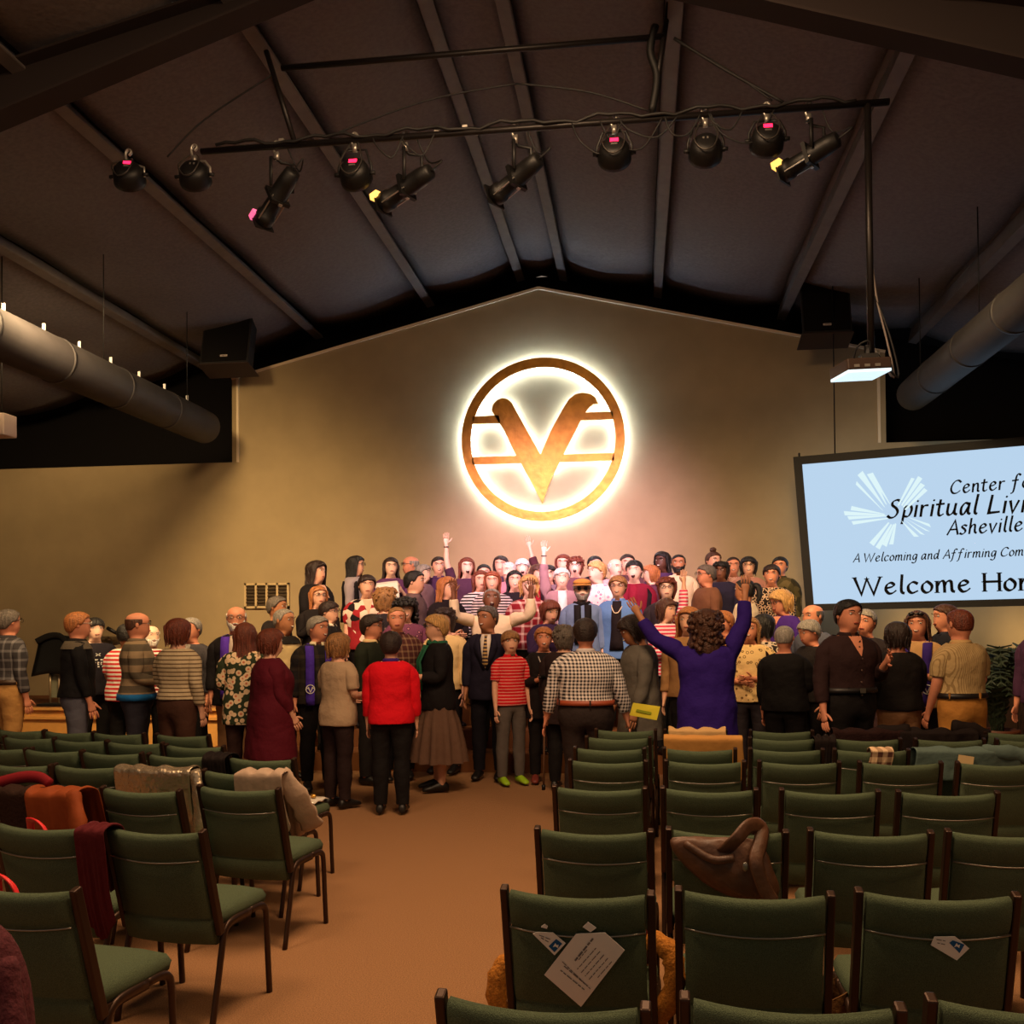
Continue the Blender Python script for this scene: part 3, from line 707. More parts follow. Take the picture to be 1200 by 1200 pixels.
g = MB(); g.tube(cat_rom([(-.16, -.36, .77), (-.06, -.395, .72), (.02, -.40, .73)], 4), .016, 8); g.build('top_fold', LEA, hb)
g = MB(); g.ell((.06, -.41, .70), (.012, .006, .018)); g.build('buckle', ROD, hb)
# things on the floor below the near chairs
FUR = mat('golden_fur', (176, 112, 42), .9, noise=.25, nscale=90, bump=.35, bscale=120); SHINY = mat('brown_patent', (70, 26, 18), .2)
t = tag(empty('fur_trimmed_bag'), 'brown bag with golden furry trim on the seat of the leaflet chair', 'bag'); on_chair(t, ('R', 2, 0), (0, .03, .47))
g = MB(); rr = []
for k, (z, a, b_) in enumerate(((.0, .18, .07), (.02, .22, .09), (.08, .23, .10), (.14, .20, .08), (.17, .15, .05))): rr.append([(a*math.cos(PI*j/8)*(1+.05*math.sin(j*2+k)), b_*math.sin(PI*j/8), z) for j in range(16)])
g.loft(rr); g.build('bag_body', SHINY, t, sub=1)
for s, zc in ((-1, -.09), (1, -.01)):
    g = MB(); g.tube(cat_rom([(s*.20, -.12, zc-.14), (s*.275, -.13, zc-.02), (s*.285, -.12, zc+.07), (s*.26, -.1, zc+.12), (s*.2, -.08, zc+.14)], 4), [.034+.004*math.sin(i*2.3) for i in range(17)], 10, flat=.8); g.build('fur_trim', FUR, t)
t = tag(empty('paper_bag'), 'crumpled brown bag on the floor between the two front right chairs', 'bag'); on_chair(t, ('R', 2, 1), (.27, .06, 0))
g = MB(); rr = []
for k, z in enumerate((0, .1, .22, .34, .42)): rr.append([((.075+.01*math.sin(k*2+j))*math.cos(PI*j/6+.3), (.10+.015*math.sin(3*j+k))*math.sin(PI*j/6+.3), z+.015*math.sin(j*2.1)) for j in range(12)])
g.loft(rr, True, False); g.build('bag_body', mat('kraft', (120, 84, 48), .85, noise=.25, nscale=14, bump=.5), t, smooth=False, solid=.004)
g = MB(); rr = []
for y, a, h in ((-.13, .03, .05), (-.08, .042, .09), (0, .04, .075), (.08, .048, .05), (.13, .03, .03)): rr.append([(a*math.cos(PI*j/6), y, max(0.0, .035+h*.6*math.sin(PI*j/6))) for j in range(12)])
g.loft(rr); o = g.build('black_shoe', mat('shoe_black', (14, 12, 12), .4), None, sub=1); on_chair(o, ('R', 2, 1), (.27, -.22, .0)); tag(o, 'black shoe on the floor before the brown bag', 'shoe')
g = MB(); rr = []
for k, z in enumerate((0, .02, .14, .2)): rr.append([(.07*(1-.2*(k == 3))*math.cos(PI*j/6), .05*math.sin(PI*j/6), z) for j in range(12)])
g.loft(rr); o = g.build('red_cup', mat('glossy_red', (226, 52, 30), .3), None); on_chair(o, ('R', 2, 2), (.30, -.1, .25)); 
bpy.data.objects.remove(o)
g = MB(); rr = []
for k, (z, a) in enumerate(((0, .06), (.02, .07), (.2, .075), (.3, .06), (.33, .03))): rr.append([(a*math.cos(PI*j/6), .05*math.sin(PI*j/6), z) for j in range(12)])
g.loft(rr); o = g.build('red_glow_form', mat('glossy_red', (226, 52, 30), .3, bump=.5, bscale=20), None, sub=1); on_chair(o, ('R', 2, 2), (.30, -.04, 0)); tag(o, 'glossy red form standing in for a red glow at the bottom right edge', 'bag')  # a red glow here is put in as a glossy red object
# clear packet with golden things on an aisle seat
t = tag(empty('clear_packet'), 'clear plastic packet of small golden things on an aisle seat', 'packet'); on_chair(t, ('L', 5, 0), (.08, .10, .478))
g = MB(); P = [[(-.13+.26*i/8, -.1+.2*j/8, .012+.02*math.sin(PI*i/8)*math.sin(PI*j/8)+.006*math.sin(i*2.1+j*1.7)) for i in range(9)] for j in range(9)]
g.grid(P); g.build('plastic_film', mat('plastic', (214, 205, 190), .15, .1), t, solid=.003)
for k in range(4):
    g = MB(); g.ell((-.06+.045*k, .03*math.sin(k*2.), .04), (.02, .014, .012)); g.build('golden_piece', mat('gold_wrap', (214, 160, 70), .25, .6), t)
# ------------------------------------------------------------------ lighting bar, lanterns, speakers, projector
YBAR = 7.5
p0, p1 = at(236, 179, YBAR), at(1042, 118, YBAR)
bz = (p0.z+p1.z)/2
RIG = mat('rig_pipe', (34, 30, 29), .4, .5); ALU = mat('clamp_aluminium', (190, 185, 175), .35, .8); LED = mat('led_red', (255, 30, 60), emit=2, ecol=(255, 24, 60))
CAB = mat('cable_black', (12, 11, 11), .6)
br = tag(empty('lighting_bar', ((p0.x+p1.x)/2, YBAR, bz)), 'long black lighting bar hung across the room with two pipes', 'lighting bar')
L2 = (p1.x-p0.x)/2
g = MB(); g.tube([(-L2, 0, 0), (L2, 0, 0)], .026, 10); g.build('pipe', RIG, br)
q0, q1 = at(330, 80, YBAR), at(778, 43, YBAR); z2 = (q0.z+q1.z)/2-bz
g = MB(); g.tube([(q0.x-br.location.x, 0, z2), (q1.x-br.location.x, 0, z2)], .024, 10); g.build('upper_pipe', RIG, br)
def rel(px, py, Y=YBAR): return at(px, py, Y)-br.location
for a, b_ in (((312, 60), (345, 166)), ((784, 4), (764, 134))):
    P, Q = rel(*a), rel(*b_); P.z = min(P.z, roof(P.x+br.location.x)-bz); g = MB(); g.tube([P, Q], .022, 8); g.build('hanger', RIG, br)
for k, (a, m_, b_) in enumerate((((322, 86), (240, 140), (196, 184)), ((790, 45), (850, 82), (918, 120)), ((800, 52), (850, 80), (905, 118)), ((760, 130), (690, 108), (606, 98)), ((606, 98), (500, 118), (384, 160)))):
    g = MB(); P, Q = rel(*a), rel(*b_); M_ = rel(*m_); g.tube(cat_rom([P, M_, Q], 6), .013 if k in (1,) else .008, 6); g.build('cable', CAB, br)
rnd = random.Random(4)
g = MB(); n = 60                                          # cables lashed along the bar
g.tube([(-L2*.95+2*L2*.93*i/n, -.03+.012*math.sin(i*1.3), .03+.02*math.sin(i*.7)+.012*math.sin(i*2.1)) for i in range(n+1)], .014, 6); g.build('cable_loom', CAB, br)
for cx in (490, 455, 740, 800, 850, 870, 760, 700):
    x = rel(cx, 150).x; g = MB(); w_ = rnd.uniform(.1, .25)
    g.tube(cat_rom([(x-w_, -.02, 0), (x-w_*.6, -.04, -rnd.uniform(.08, .2)), (x+w_*.3, -.03, -rnd.uniform(.1, .28)), (x+w_, -.02, .0)], 5), .007, 6); g.build('cable', CAB, br)
g = MB(); g.tube(cat_rom([rel(768, 30), rel(762, 60), rel(770, 90), rel(764, 130)], 5), .03, 6); g.build('cable_loom', CAB, br)
for px in (512, 545, 330): 
    g = MB(); c = rel(px, 150); c.z = .035; g.box(c, (.04, .03, .04)); g.build('connector', ALU, br, smooth=False)

def clamp(t, top):
    g = MB(); g.tube(cat_rom([(0, 0, top+.06), (.022, 0, top+.085), (.0, 0, top+.11), (-.026, 0, top+.085), (-.022, 0, top+.03), (0, 0, top-.01)], 3), .011, 6, flat=1.4); g.box((0, 0, top-.01), (.035, .03, .06)); g.build('clamp', ALU, t)
def par(px, py, label, lit=True, aim=(0.0, 1, -.42), bright=True):
    """LED par can seen from behind: shell, rear cover with display, yoke, clamp"""
    c = at(px, py, YBAR); t = tag(empty('stage_spotlight', c), label, 'stage light', 'round stage lights on the bar')
    top = bz-.03-c.z
    d = V(aim).normalized(); R = d.to_track_quat('Z', 'Y').to_matrix()
    SH = BLACK
    prof = [(-.09, .04), (-.085, .085), (-.05, .115), (0, .125), (.03, .128), (.06, .13), (.06, .118), (.03, .11)]
    g = MB(); g.loft([[R @ V((r*math.cos(2*PI*j/20), r*math.sin(2*PI*j/20), h)) for j in range(20)] for h, r in prof], True, True); g.build('can', SH, t)
    g = MB(); g.ell((0, 0, 0), (.1, .1, .02), R, 12, 4); lo = g.build('lens', mat('lens_glass', (120, 110, 110), .1), t); lo.location = R @ V((0, 0, .035))
    if lit:
        g = MB(); g.box(R @ V((0, .045, -.085)), (.065, .036, .012), R); g.build('display', LED, t, smooth=False)
        g = MB(); g.box(R @ V((0, .0, -.093)), (.05, .012, .006), R); g.build('label_strip', ALU, t, smooth=False)
    else:
        g = MB(); g.box(R @ V((.02, .03, -.09)), (.012, .02, .006), R); g.box(R @ V((-.01, .03, -.09)), (.012, .02, .006), R); g.build('label_strip', ALU, t, smooth=False)
    for s in (-1, 1):
        g = MB(); g.tube([(s*.135, 0, -.02), (s*.132, 0, .06), (s*.09, 0, top-.05), (0, 0, top-.045)], .010, 6, flat=.5); g.build('yoke_arm', SH if bright else ALU, t)
        g = MB(); g.tube([(s*.115, 0, 0), (s*.165, 0, 0)], .016, 8); g.build('knob', SH, t)
    clamp(t, top-.02)
    g = MB(); g.tube(cat_rom([(-.03, -.02, top), (-.09, -.10, .05), (-.03, -.13, -.05), (.05, -.13, -.03), (.08, -.09, .08), (.03, -.02, top)], 5), .006, 6); g.build('safety_cable', mat('wire_grey', (70, 66, 62), .4, .6), t)
    return t
par(151, 206, 'faint round stage light at the far left end with a red dot', True, (-.3, 1, -.6), False)
par(228, 206, 'unlit round stage light, second from the left on the bar', False, (-.2, 1, -.6), False)
par(416, 204, 'round stage light with red display, left of the yellow-flagged lantern')
par(720, 180, 'round stage light with red display, right of the centre lantern')
par(827, 176, 'round stage light without display near the right end', False)
par(899, 164, 'round stage light with red display near the right end')
def lantern(px, py, ex, ey, label, gel, group='long profile lanterns on the bar'):
    """profile spotlight: (px,py) rear end pixel, (ex,ey) front end pixel"""
    a = at(px, py, YBAR-.12); e = at(ex, ey, YBAR+.16); c = (a+e)/2
    t = tag(empty('profile_lantern', c), label, 'stage light', group)
    d = (e-a).normalized(); L = (e-a).length; R = d.to_track_quat('Z', 'Y').to_matrix(); h = L/2
    g = MB(); prof = [(-h, .035), (-h+.01, .06), (-h*.6, .072), (-h*.1, .075), (-h*.05, .085)]
    g.loft([[R @ V((r*math.cos(PI*j/8), r*math.sin(PI*j/8), z)) for j in range(16)] for z, r in prof]); g.build('lamp_house', BLACK, t)
    g = MB(); prof = [(-h*.05, .06), (.0, .062), (h*.6, .066), (h*.62, .08), (h*.9, .084), (h*.9, .07)]
    g.loft([[R @ V((r*math.cos(PI*j/8), r*math.sin(PI*j/8), z)) for j in range(16)] for z, r in prof]); g.build('lens_tube', BLACK, t)
    g = MB(); g.box(R @ V((0, 0, -h*.03)), (.17, .17, .03), R); g.build('gate', BLACK, t, smooth=False)
    g = MB()
    for s in (-1, 1): g.box(R @ V((s*.07, -.04, h*.3)), (.008, .008, h*.9), R)
    g.box(R @ V((0, -.085, 0)), (.03, .02, .02), R); g.build('trim_rail', ALU, t, smooth=False)
    g = MB(); g.box(R @ V((0, 0, h*.95)), (.17, .17, .012), R); g.build('gel_frame', BLACK, t, smooth=False)
    if gel:
        g = MB(); g.box(R @ V((0, 0, h*1.0))+V((-.03, -.05, .05)), (.07, .05, .075), R); g.build('gel_flag', gel, t, smooth=False)
    top = bz-.03-c.z; pv = R @ V((0, 0, -h*.3))
    for s in (-1, 1):
        side = R @ V((s*.1, 0, 0)); g = MB(); g.tube([pv+side, V((pv.x+side.x, pv.y+side.y, top-.10)), V((side.x*.4, side.y*.4, top-.08)), V((0, 0, top-.06))], .014, 6, flat=.4); g.build('yoke_arm', BLACK, t)
    clamp(t, top-.03)
    g = MB(); g.tube(cat_rom([R @ V((0, 0, -h)), R @ V((.0, 0, -h-.05))+V((.05, 0, .05)), V((h*.7, -.02, top*.5)), V((.1, -.02, top))], 5), .007, 6); g.build('power_cable', CAB, t)
GY = mat('gel_yellow', (255, 205, 110), emit=.8, ecol=(255, 190, 90)); GP = mat('gel_pink', (230, 120, 150), emit=.5, ecol=(235, 90, 140))  # gels glow by emission in place of lamp light passing through
lantern(344, 200, 306, 262, 'profile lantern pointing steeply down with pink glow at its front, left', GP)
lantern(505, 200, 447, 240, 'profile lantern with a small yellow glow, left of centre', GY)
lantern(632, 186, 578, 232, 'dark profile lantern in the centre of the bar', None)
lantern(983, 162, 915, 204, 'profile lantern with a large yellow glow at the right end', GY)

# projector on its drop pole
pc = at(1008, 434, YBAR); pt = at(1021, 124, YBAR)
PJ = mat('projector_body', (58, 42, 34), .5)
t = tag(empty('projector', pc), 'dark ceiling projector with a glowing pale underside on a long pole', 'projector')
Rp = Matrix.Rotation(math.radians(14), 3, 'Z') @ Matrix.Rotation(math.radians(-4), 3, 'Y')
g = MB(); g.box((0, 0, .015), (.34, .30, .085), Rp); g.build('body', PJ, t, smooth=False, bevel=.012)
g = MB(); g.box(Rp @ V((0, 0, -.036)), (.33, .29, .02), Rp); g.build('lit_underside', mat('projector_glow', (200, 225, 235), emit=.5, ecol=(200, 228, 240)), t, smooth=False)  # pale light on the underside is emission in its material
g = MB(); g.tube([Rp @ V((.1, .14, .01)), Rp @ V((.1, .18, .01))], .035, 12); g.build('lens', BLACK, t)
for k in range(3):
    g = MB(); g.box(Rp @ V((-.1+.08*k, -.152, .0)), (.04, .006, .02), Rp); g.build('socket', ALU, t, smooth=False)
g = MB(); g.box((.06, 0, .085), (.12, .12, .05)); g.tube([(.06, 0, .06), (.06, 0, .18)], .03, 8); g.build('mount', BLACK, t, smooth=False)
pe = pt-pc
g = MB(); g.tube([(.08, 0, .1), (.08, 0, bz-pc.z)], .026, 10); g.build('drop_pole', RIG, t)
for k in range(2):
    g = MB(); x = .14+.03*k; g.tube(cat_rom([(.10, 0, .75-.2*k), (.13, 0, .5), (x+.05, -.02, .2), (x+.09, -.03, -.07), (.1, -.05, .12)], 5), .008, 6); g.build('cable', mat('cable_pale', (120, 110, 104), .5) if k == 0 else CAB, t)
g = MB(); g.tube(cat_rom([(-.05, 0, .06), (-.03, -.05, .16), (.05, -.06, .2), (.07, -.03, .12)], 4), .007, 6); g.build('cable', CAB, t)
# hanging loudspeakers
SPK = mat('speaker_box', (20, 15, 15), .7, bump=.2); GRI = mat('speaker_grille', (13, 10, 10), .85, noise=.3, nscale=300)
WT = mat('badge_white', (215, 200, 190), .5)
def speaker(x0, y0, x1, y1, Y, label, badge=True, yaw=0.):
    a, e = at(x0, y0, Y), at(x1, y1, Y); w_, h_ = (e.x-a.x)*.92, a.z-e.z
    t = tag(empty('loudspeaker', ((a.x+e.x)/2, Y, (a.z+e.z)/2), yaw), label, 'speaker', 'hanging loudspeakers')
    R = Matrix.Rotation(math.radians(-14), 3, 'X')
    g = MB(); M_ = Matrix(((1, 0, 0), (0, 1, 0), (0, 0, 1)))
    pts = [(-w_/2, -.18), (w_/2, -.18), (w_*.36, .22), (-w_*.36, .22)]
    lo = [R @ V((x, y, -h_/2)) for x, y in pts]; hi = [R @ V((x, y, h_/2)) for x, y in pts]
    g.add(lo+hi, [(0, 3, 2, 1), (4, 5, 6, 7), (0, 1, 5, 4), (1, 2, 6, 5), (2, 3, 7, 6), (3, 0, 4, 7)]); g.build('cabinet', SPK, t, smooth=False, bevel=.01)
    g = MB(); g.box(R @ V((0, -.187, .0)), (w_*.92, .012, h_*.94), R); g.build('grille', GRI, t, smooth=False)
    if badge:
        g = MB(); g.box(R @ V((0, -.197, -h_*.40)), (.10, .008, .026), R); bo = g.build('badge', WT, t, smooth=False)
        g = MB(); x = -.042
        LT = {'Y': ((0, .7, .25, .35), (.5, .7, .25, .35), (.25, .35, .25, 0)), 'A': ((0, 0, .25, .7), (.25, .7, .5, 0), (.12, .25, .38, .25)), 'M': ((0, 0, 0, .7), (0, .7, .25, .2), (.25, .2, .5, .7), (.5, .7, .5, 0)), 'H': ((0, 0, 0, .7), (.5, 0, .5, .7), (0, .35, .5, .35))}
        for ch in 'YAMAHA':
            for q in LT[ch]:
                p, r_ = V((x+q[0]*.022, -.2025, -.007+q[1]*.020)), V((x+q[2]*.022, -.2025, -.007+q[3]*.020))
                d = (r_-p).normalized(); nn = V((-d.z, 0, d.x))*.0013
                g.add([R @ (v_+V((0, 0, -h_*.40))) for v_ in (p+nn, p-nn, r_-nn, r_+nn)], [(0, 1, 2, 3)])
            x += .0148
        g.build('badge_lettering', mat('badge_ink', (60, 20, 24), .6), bo, smooth=False, norm=False)
    for s in (-1, 1):
        g = MB(); q = R @ V((s*w_*.3, .05, h_/2)); g.tube([q, (q.x, q.y, roof(q.x+t.location.x)-t.location.z)], .007, 6); g.build('chain', BLACK, t)
    g = MB(); g.box(R @ V((0, 0, -h_/2-.01)), (w_*1.04, .4, .012), R); g.build('bottom_plate', mat('speaker_plate', (42, 26, 20), .7), t, smooth=False)
speaker(932, 308, 996, 402, 12.9, 'black hanging loudspeaker with a white badge, right end of the gable wall')
speaker(242, 350, 303, 436, 12.9, 'black hanging loudspeaker at the left end of the gable wall')

# ------------------------------------------------------------------ music stand, microphone, plants, low cabinet
t0 = at(64, 828, 11.75); 
t = tag(empty('music_stand', (t0.x, t0.y, .6)), 'black music stand with a curved tray standing on the stage at left', 'music stand')
zt = lambda y: at(60, y, 11.75).z-.6
g = MB(); P = [[(-.26+.5*i/8, -.1+.18*(j/6)+.03*math.sin(PI*i/8), zt(792)+(zt(748)-zt(792))*j/6+.04*math.sin(PI*i/8)) for i in range(9)] for j in range(7)]
g.grid(P); g.build('tray', BLACK, t, solid=.02)
g = MB(); g.tube(cat_rom([(-.24, -.02, zt(752)), (-.1, .05, zt(745)), (.05, .08, zt(747)), (.18, .05, zt(765))], 4), .04, 8, flat=.5); g.build('cover_cloth', mat('cloth_dark', (18, 16, 16), .9), t)
for x in (-.06, .06, .16):
    g = MB(); g.tube([(x, 0, .03), (x, 0, zt(785))], .014, 8); g.build('post', mat('chrome_dim', (150, 130, 100), .4, .5), t)
g = MB(); g.box((.04, 0, .015), (.4, .3, .03)); g.build('base', BLACK, t, smooth=False, bevel=.01)
g = MB(); g.box((.05, .05, .3), (.3, .03, .4)); g.build('clear_panel', mat('acrylic', (120, 120, 100), .2), t, smooth=False)
c = at(131, 800, 12.3)
t = tag(empty('microphone_stand', (c.x, c.y, floor_at(c.x, c.y))), 'black microphone stand with boom behind the striped sweater man', 'microphone stand')
zz = lambda y: at(131, y, 12.3).z-t.location.z
g = MB(); g.tube([(0, 0, 0), (0, 0, zz(752))], .013, 8); g.build('pole', BLACK, t)
g = MB(); g.tube([(.18, 0, zz(748)), (-.05, 0, zz(738))], .012, 8); g.build('boom', BLACK, t)
g = MB(); g.tube([(.08, -.02, zz(742)), (.0, -.02, zz(738)), (-.05, -.02, zz(736))], [.018, .024, .026], 10); g.build('microphone', BLACK, t)
for a in range(3):
    g = MB(); g.tube([(0, 0, .12), (.26*math.cos(a*2.09), .26*math.sin(a*2.09), .01)], .009, 6); g.build('leg', BLACK, t)
c = at(127, 752, 12.6)
t = tag(empty('cymbal', (c.x, c.y, floor_at(c.x, c.y))), 'dark cymbal on a stand behind the boy in the black shirt', 'cymbal')
zc = at(127, 751, 12.6).z-t.location.z
g = MB(); g.loft([[(r*math.cos(2*PI*j/24), r*math.sin(2*PI*j/24), h) for j in range(24)] for r, h in ((.22, 0), (.14, .012), (.05, .022), (.045, .035), (.012, .045))], True, True); g2 = g.build('plate', mat('cymbal_bronze', (70, 54, 36), .35, .7), t); g2.location = (0, 0, zc); g2.rotation_euler = (.25, .15, 0)
g = MB(); g.tube([(0, 0, 0), (0, 0, zc+.05)], .012, 8); g.build('pole', BLACK, t)
for a in range(3):
    g = MB(); g.tube([(0, 0, .2), (.24*math.cos(a*2.09), .24*math.sin(a*2.09), .01)], .009, 6); g.build('leg', BLACK, t)
# dark low cabinet along the wall at the right and ferns
a, e = at(1035, 762, 12.9), at(1230, 760, 12.9)
t = tag(empty('low_cabinet', (a.x+2.3, 13.1, 0)), 'long dark wooden cabinet along the wall below the screen', 'cabinet')
DW = mat('dark_cabinet', (44, 26, 16), .6, noise=.2, nscale=6)
g = MB(); g.box((0, 0, a.z/2), (4.4, .6, a.z-.04)); g.build('carcass', DW, t, smooth=False)
g = MB(); g.box((0, -.03, a.z-.02), (4.5, .7, .05)); g.build('top_board', DW, t, smooth=False, bevel=.008)
for k in range(6):
    g = MB(); g.box((-1.83+k*.733, -.31, a.z*.48), (.69, .03, a.z*.8)); d = g.build('door', mat('dark_door', (52, 32, 20), .55), t, smooth=False, bevel=.006)
    g = MB(); g.tube([(-1.83+k*.733+(.26 if k % 2 == 0 else -.26), -.335, a.z*.55), (-1.83+k*.733+(.26 if k % 2 == 0 else -.26), -.335, a.z*.7)], .012, 6); g.build('handle', ALU, d)
FERN = mat('fern_leaf', (30, 44, 24), .7, noise=.3, nscale=10); POT = mat('pot_clay', (92, 46, 26), .6)
def fern(px, Y, ztop, label, seed):
    c = at(px, 800, Y); z0 = floor_at(c.x, Y) if c.x < 3.0 else 0
    t = tag(empty('potted_fern', (c.x, Y, 0)), label, 'plant', 'potted ferns')
    g = MB(); hp = .42; g.loft([[(r*math.cos(PI*j/8), r*math.sin(PI*j/8), z) for j in range(16)] for z, r in ((0, .16), (hp*.9, .21), (hp*.9, .23), (hp, .23), (hp, .19), (hp-.05, .18))]); g.build('pot', POT, t)
    rnd = random.Random(seed)
    for k in range(46):
        a = rnd.uniform(0, 2*PI); L = rnd.uniform(.28, .52); up = rnd.uniform(.5, 1.0)*(ztop-hp)
        g = MB(); pts = [V((.06*math.cos(a), .06*math.sin(a), hp-.03)), V((L*.3*math.cos(a), L*.3*math.sin(a), hp+up*.7)), V((L*.65*math.cos(a), L*.65*math.sin(a), hp+up)), V((L*math.cos(a), L*math.sin(a), hp+up*.75))]
        sp_ = cat_rom(pts, 4); side = V((-math.sin(a), math.cos(a), 0))
        for i in range(1, len(sp_)-1):
            wd = .11*math.sin(PI*i/(len(sp_)-1))+.015
            d = (sp_[i+1]-sp_[i-1]).normalized()
            for s in (-1, 1):
                q = sp_[i]+side*s*wd+d*.04
                g.add([sp_[i]-d*.014, q-d*.006, q+d*.012, sp_[i]+d*.016], [(0, 1, 2, 3)])
        g.tube(sp_, .004, 4); g.build('frond', FERN, t, smooth=False, norm=False)
fern(1168, 11.2, 1.35, 'dark leafy fern in a clay pot at the right, beside the tan trousers', 1)
fern(1092, 12.0, 1.25, 'dark leafy fern behind the man in the striped tan shirt', 2)
fern(1228, 12.0, 1.2, 'dark fern at the right edge before the low cabinet', 3)
# ------------------------------------------------------------------ people
SKIN = {'fair': (226, 170, 140), 'pale': (236, 190, 164), 'red': (214, 140, 108), 'tan': (178, 118, 82), 'brown': (120, 74, 50), 'dark': (84, 50, 36)}
HAIRC = {'black': (20, 15, 14), 'dark': (40, 24, 18), 'brown': (74, 42, 26), 'auburn': (104, 46, 26), 'red': (136, 66, 36), 'ginger': (168, 104, 56), 'blond': (196, 150, 90), 'sandy': (150, 106, 62),
         'grey': (140, 132, 124), 'white': (214, 206, 198), 'salt': (96, 86, 78)}
def skin(k): return mat('skin_'+k, SKIN[k], .55, noise=.04, nscale=30)
def hairm(k): return mat('hair_'+k, HAIRC[k], .5, noise=.38, nscale=90, bump=.6, bscale=90, zs=.12)
NS = 16
TOR = [(.84, .165, .110, .120), (.93, .178, .112, .128), (1.0, .168, .108, .115), (1.08, .150, .104, .100), (1.16, .152, .106, .100), (1.25, .166, .116, .112), (1.32, .178, .116, .118), (1.385, .182, .100, .112), (1.435, .150, .074, .088), (1.462, .092, .058, .074), (1.48, .062, .052, .064)]
HEAD = [(-.036, .054, .046, .064), (-.010, .050, .064, .072), (.006, .046, .086, .076), (.03, .058, .091, .086), (.05, .064, .094, .092), (.068, .068, .094, .096), (.085, .071, .094, .099), (.105, .073, .091, .1), (.122, .074, .089, .102), (.140, .075, .094, .103), (.165, .074, .090, .103), (.190, .066, .077, .094), (.209, .048, .054, .070), (.221, .022, .026, .034)]
HEAD = [(z*.93, a*1.12, f*1.06, b_*1.06) for z, a, f, b_ in HEAD]
HEAD[0] = (-.036, .066, .052, .070)
TOR[-2] = (1.451, .112, .066, .082); TOR[-1] = (1.464, .078, .060, .074); TOR[-3] = (1.435, .162, .078, .092)
def interp(T, z):
    if z <= T[0][0]: return T[0][1:]
    for a, b_ in zip(T, T[1:]):
        if z <= b_[0]:
            t = (z-a[0])/(b_[0]-a[0]); return tuple(a[i]+(b_[i]-a[i])*t for i in (1, 2, 3))
    return T[-1][1:]
def sq(c, e): return math.copysign(abs(c)**e, c)
ARMS = {'down': ((.13, .04, -1), (.04, .22, -1)), 'bent': ((.16, .05, -1), (-.25, .95, .12)), 'fold': ((.22, .15, -1), (-.85, .5, .12)), 'clasp': ((.2, .1, -1), (-.72, .6, -.15)),
        'up': ((.34, .08, 1), (-.02, .03, 1)), 'upv': ((.62, .05, .75), (.25, .05, 1)), 'hip': ((.55, -.15, -.85), (-.75, .35, -.45)), 'reach': ((.12, .75, -.55), (-.05, 1, .0)),
        'pocket': ((.35, -.25, -1), (-.15, .3, -1)), 'goal': ((.50, .45, .10), (.04, .02, 1)), 'chest': ((.2, .25, -1), (-.5, .6, .62)), 'out': ((.5, .1, -.8), (.3, .6, -.35))}
FT1 = bpy.data.textures.new('cloth_folds', 'CLOUDS'); FT1.noise_scale = .13; FT1.noise_depth = 2
def folds(o, s):
    md = o.modifiers.new('folds', 'DISPLACE'); md.texture = FT1; md.strength = s; md.mid_level = .45; md.texture_coords = 'GLOBAL'
PEOPLE = []
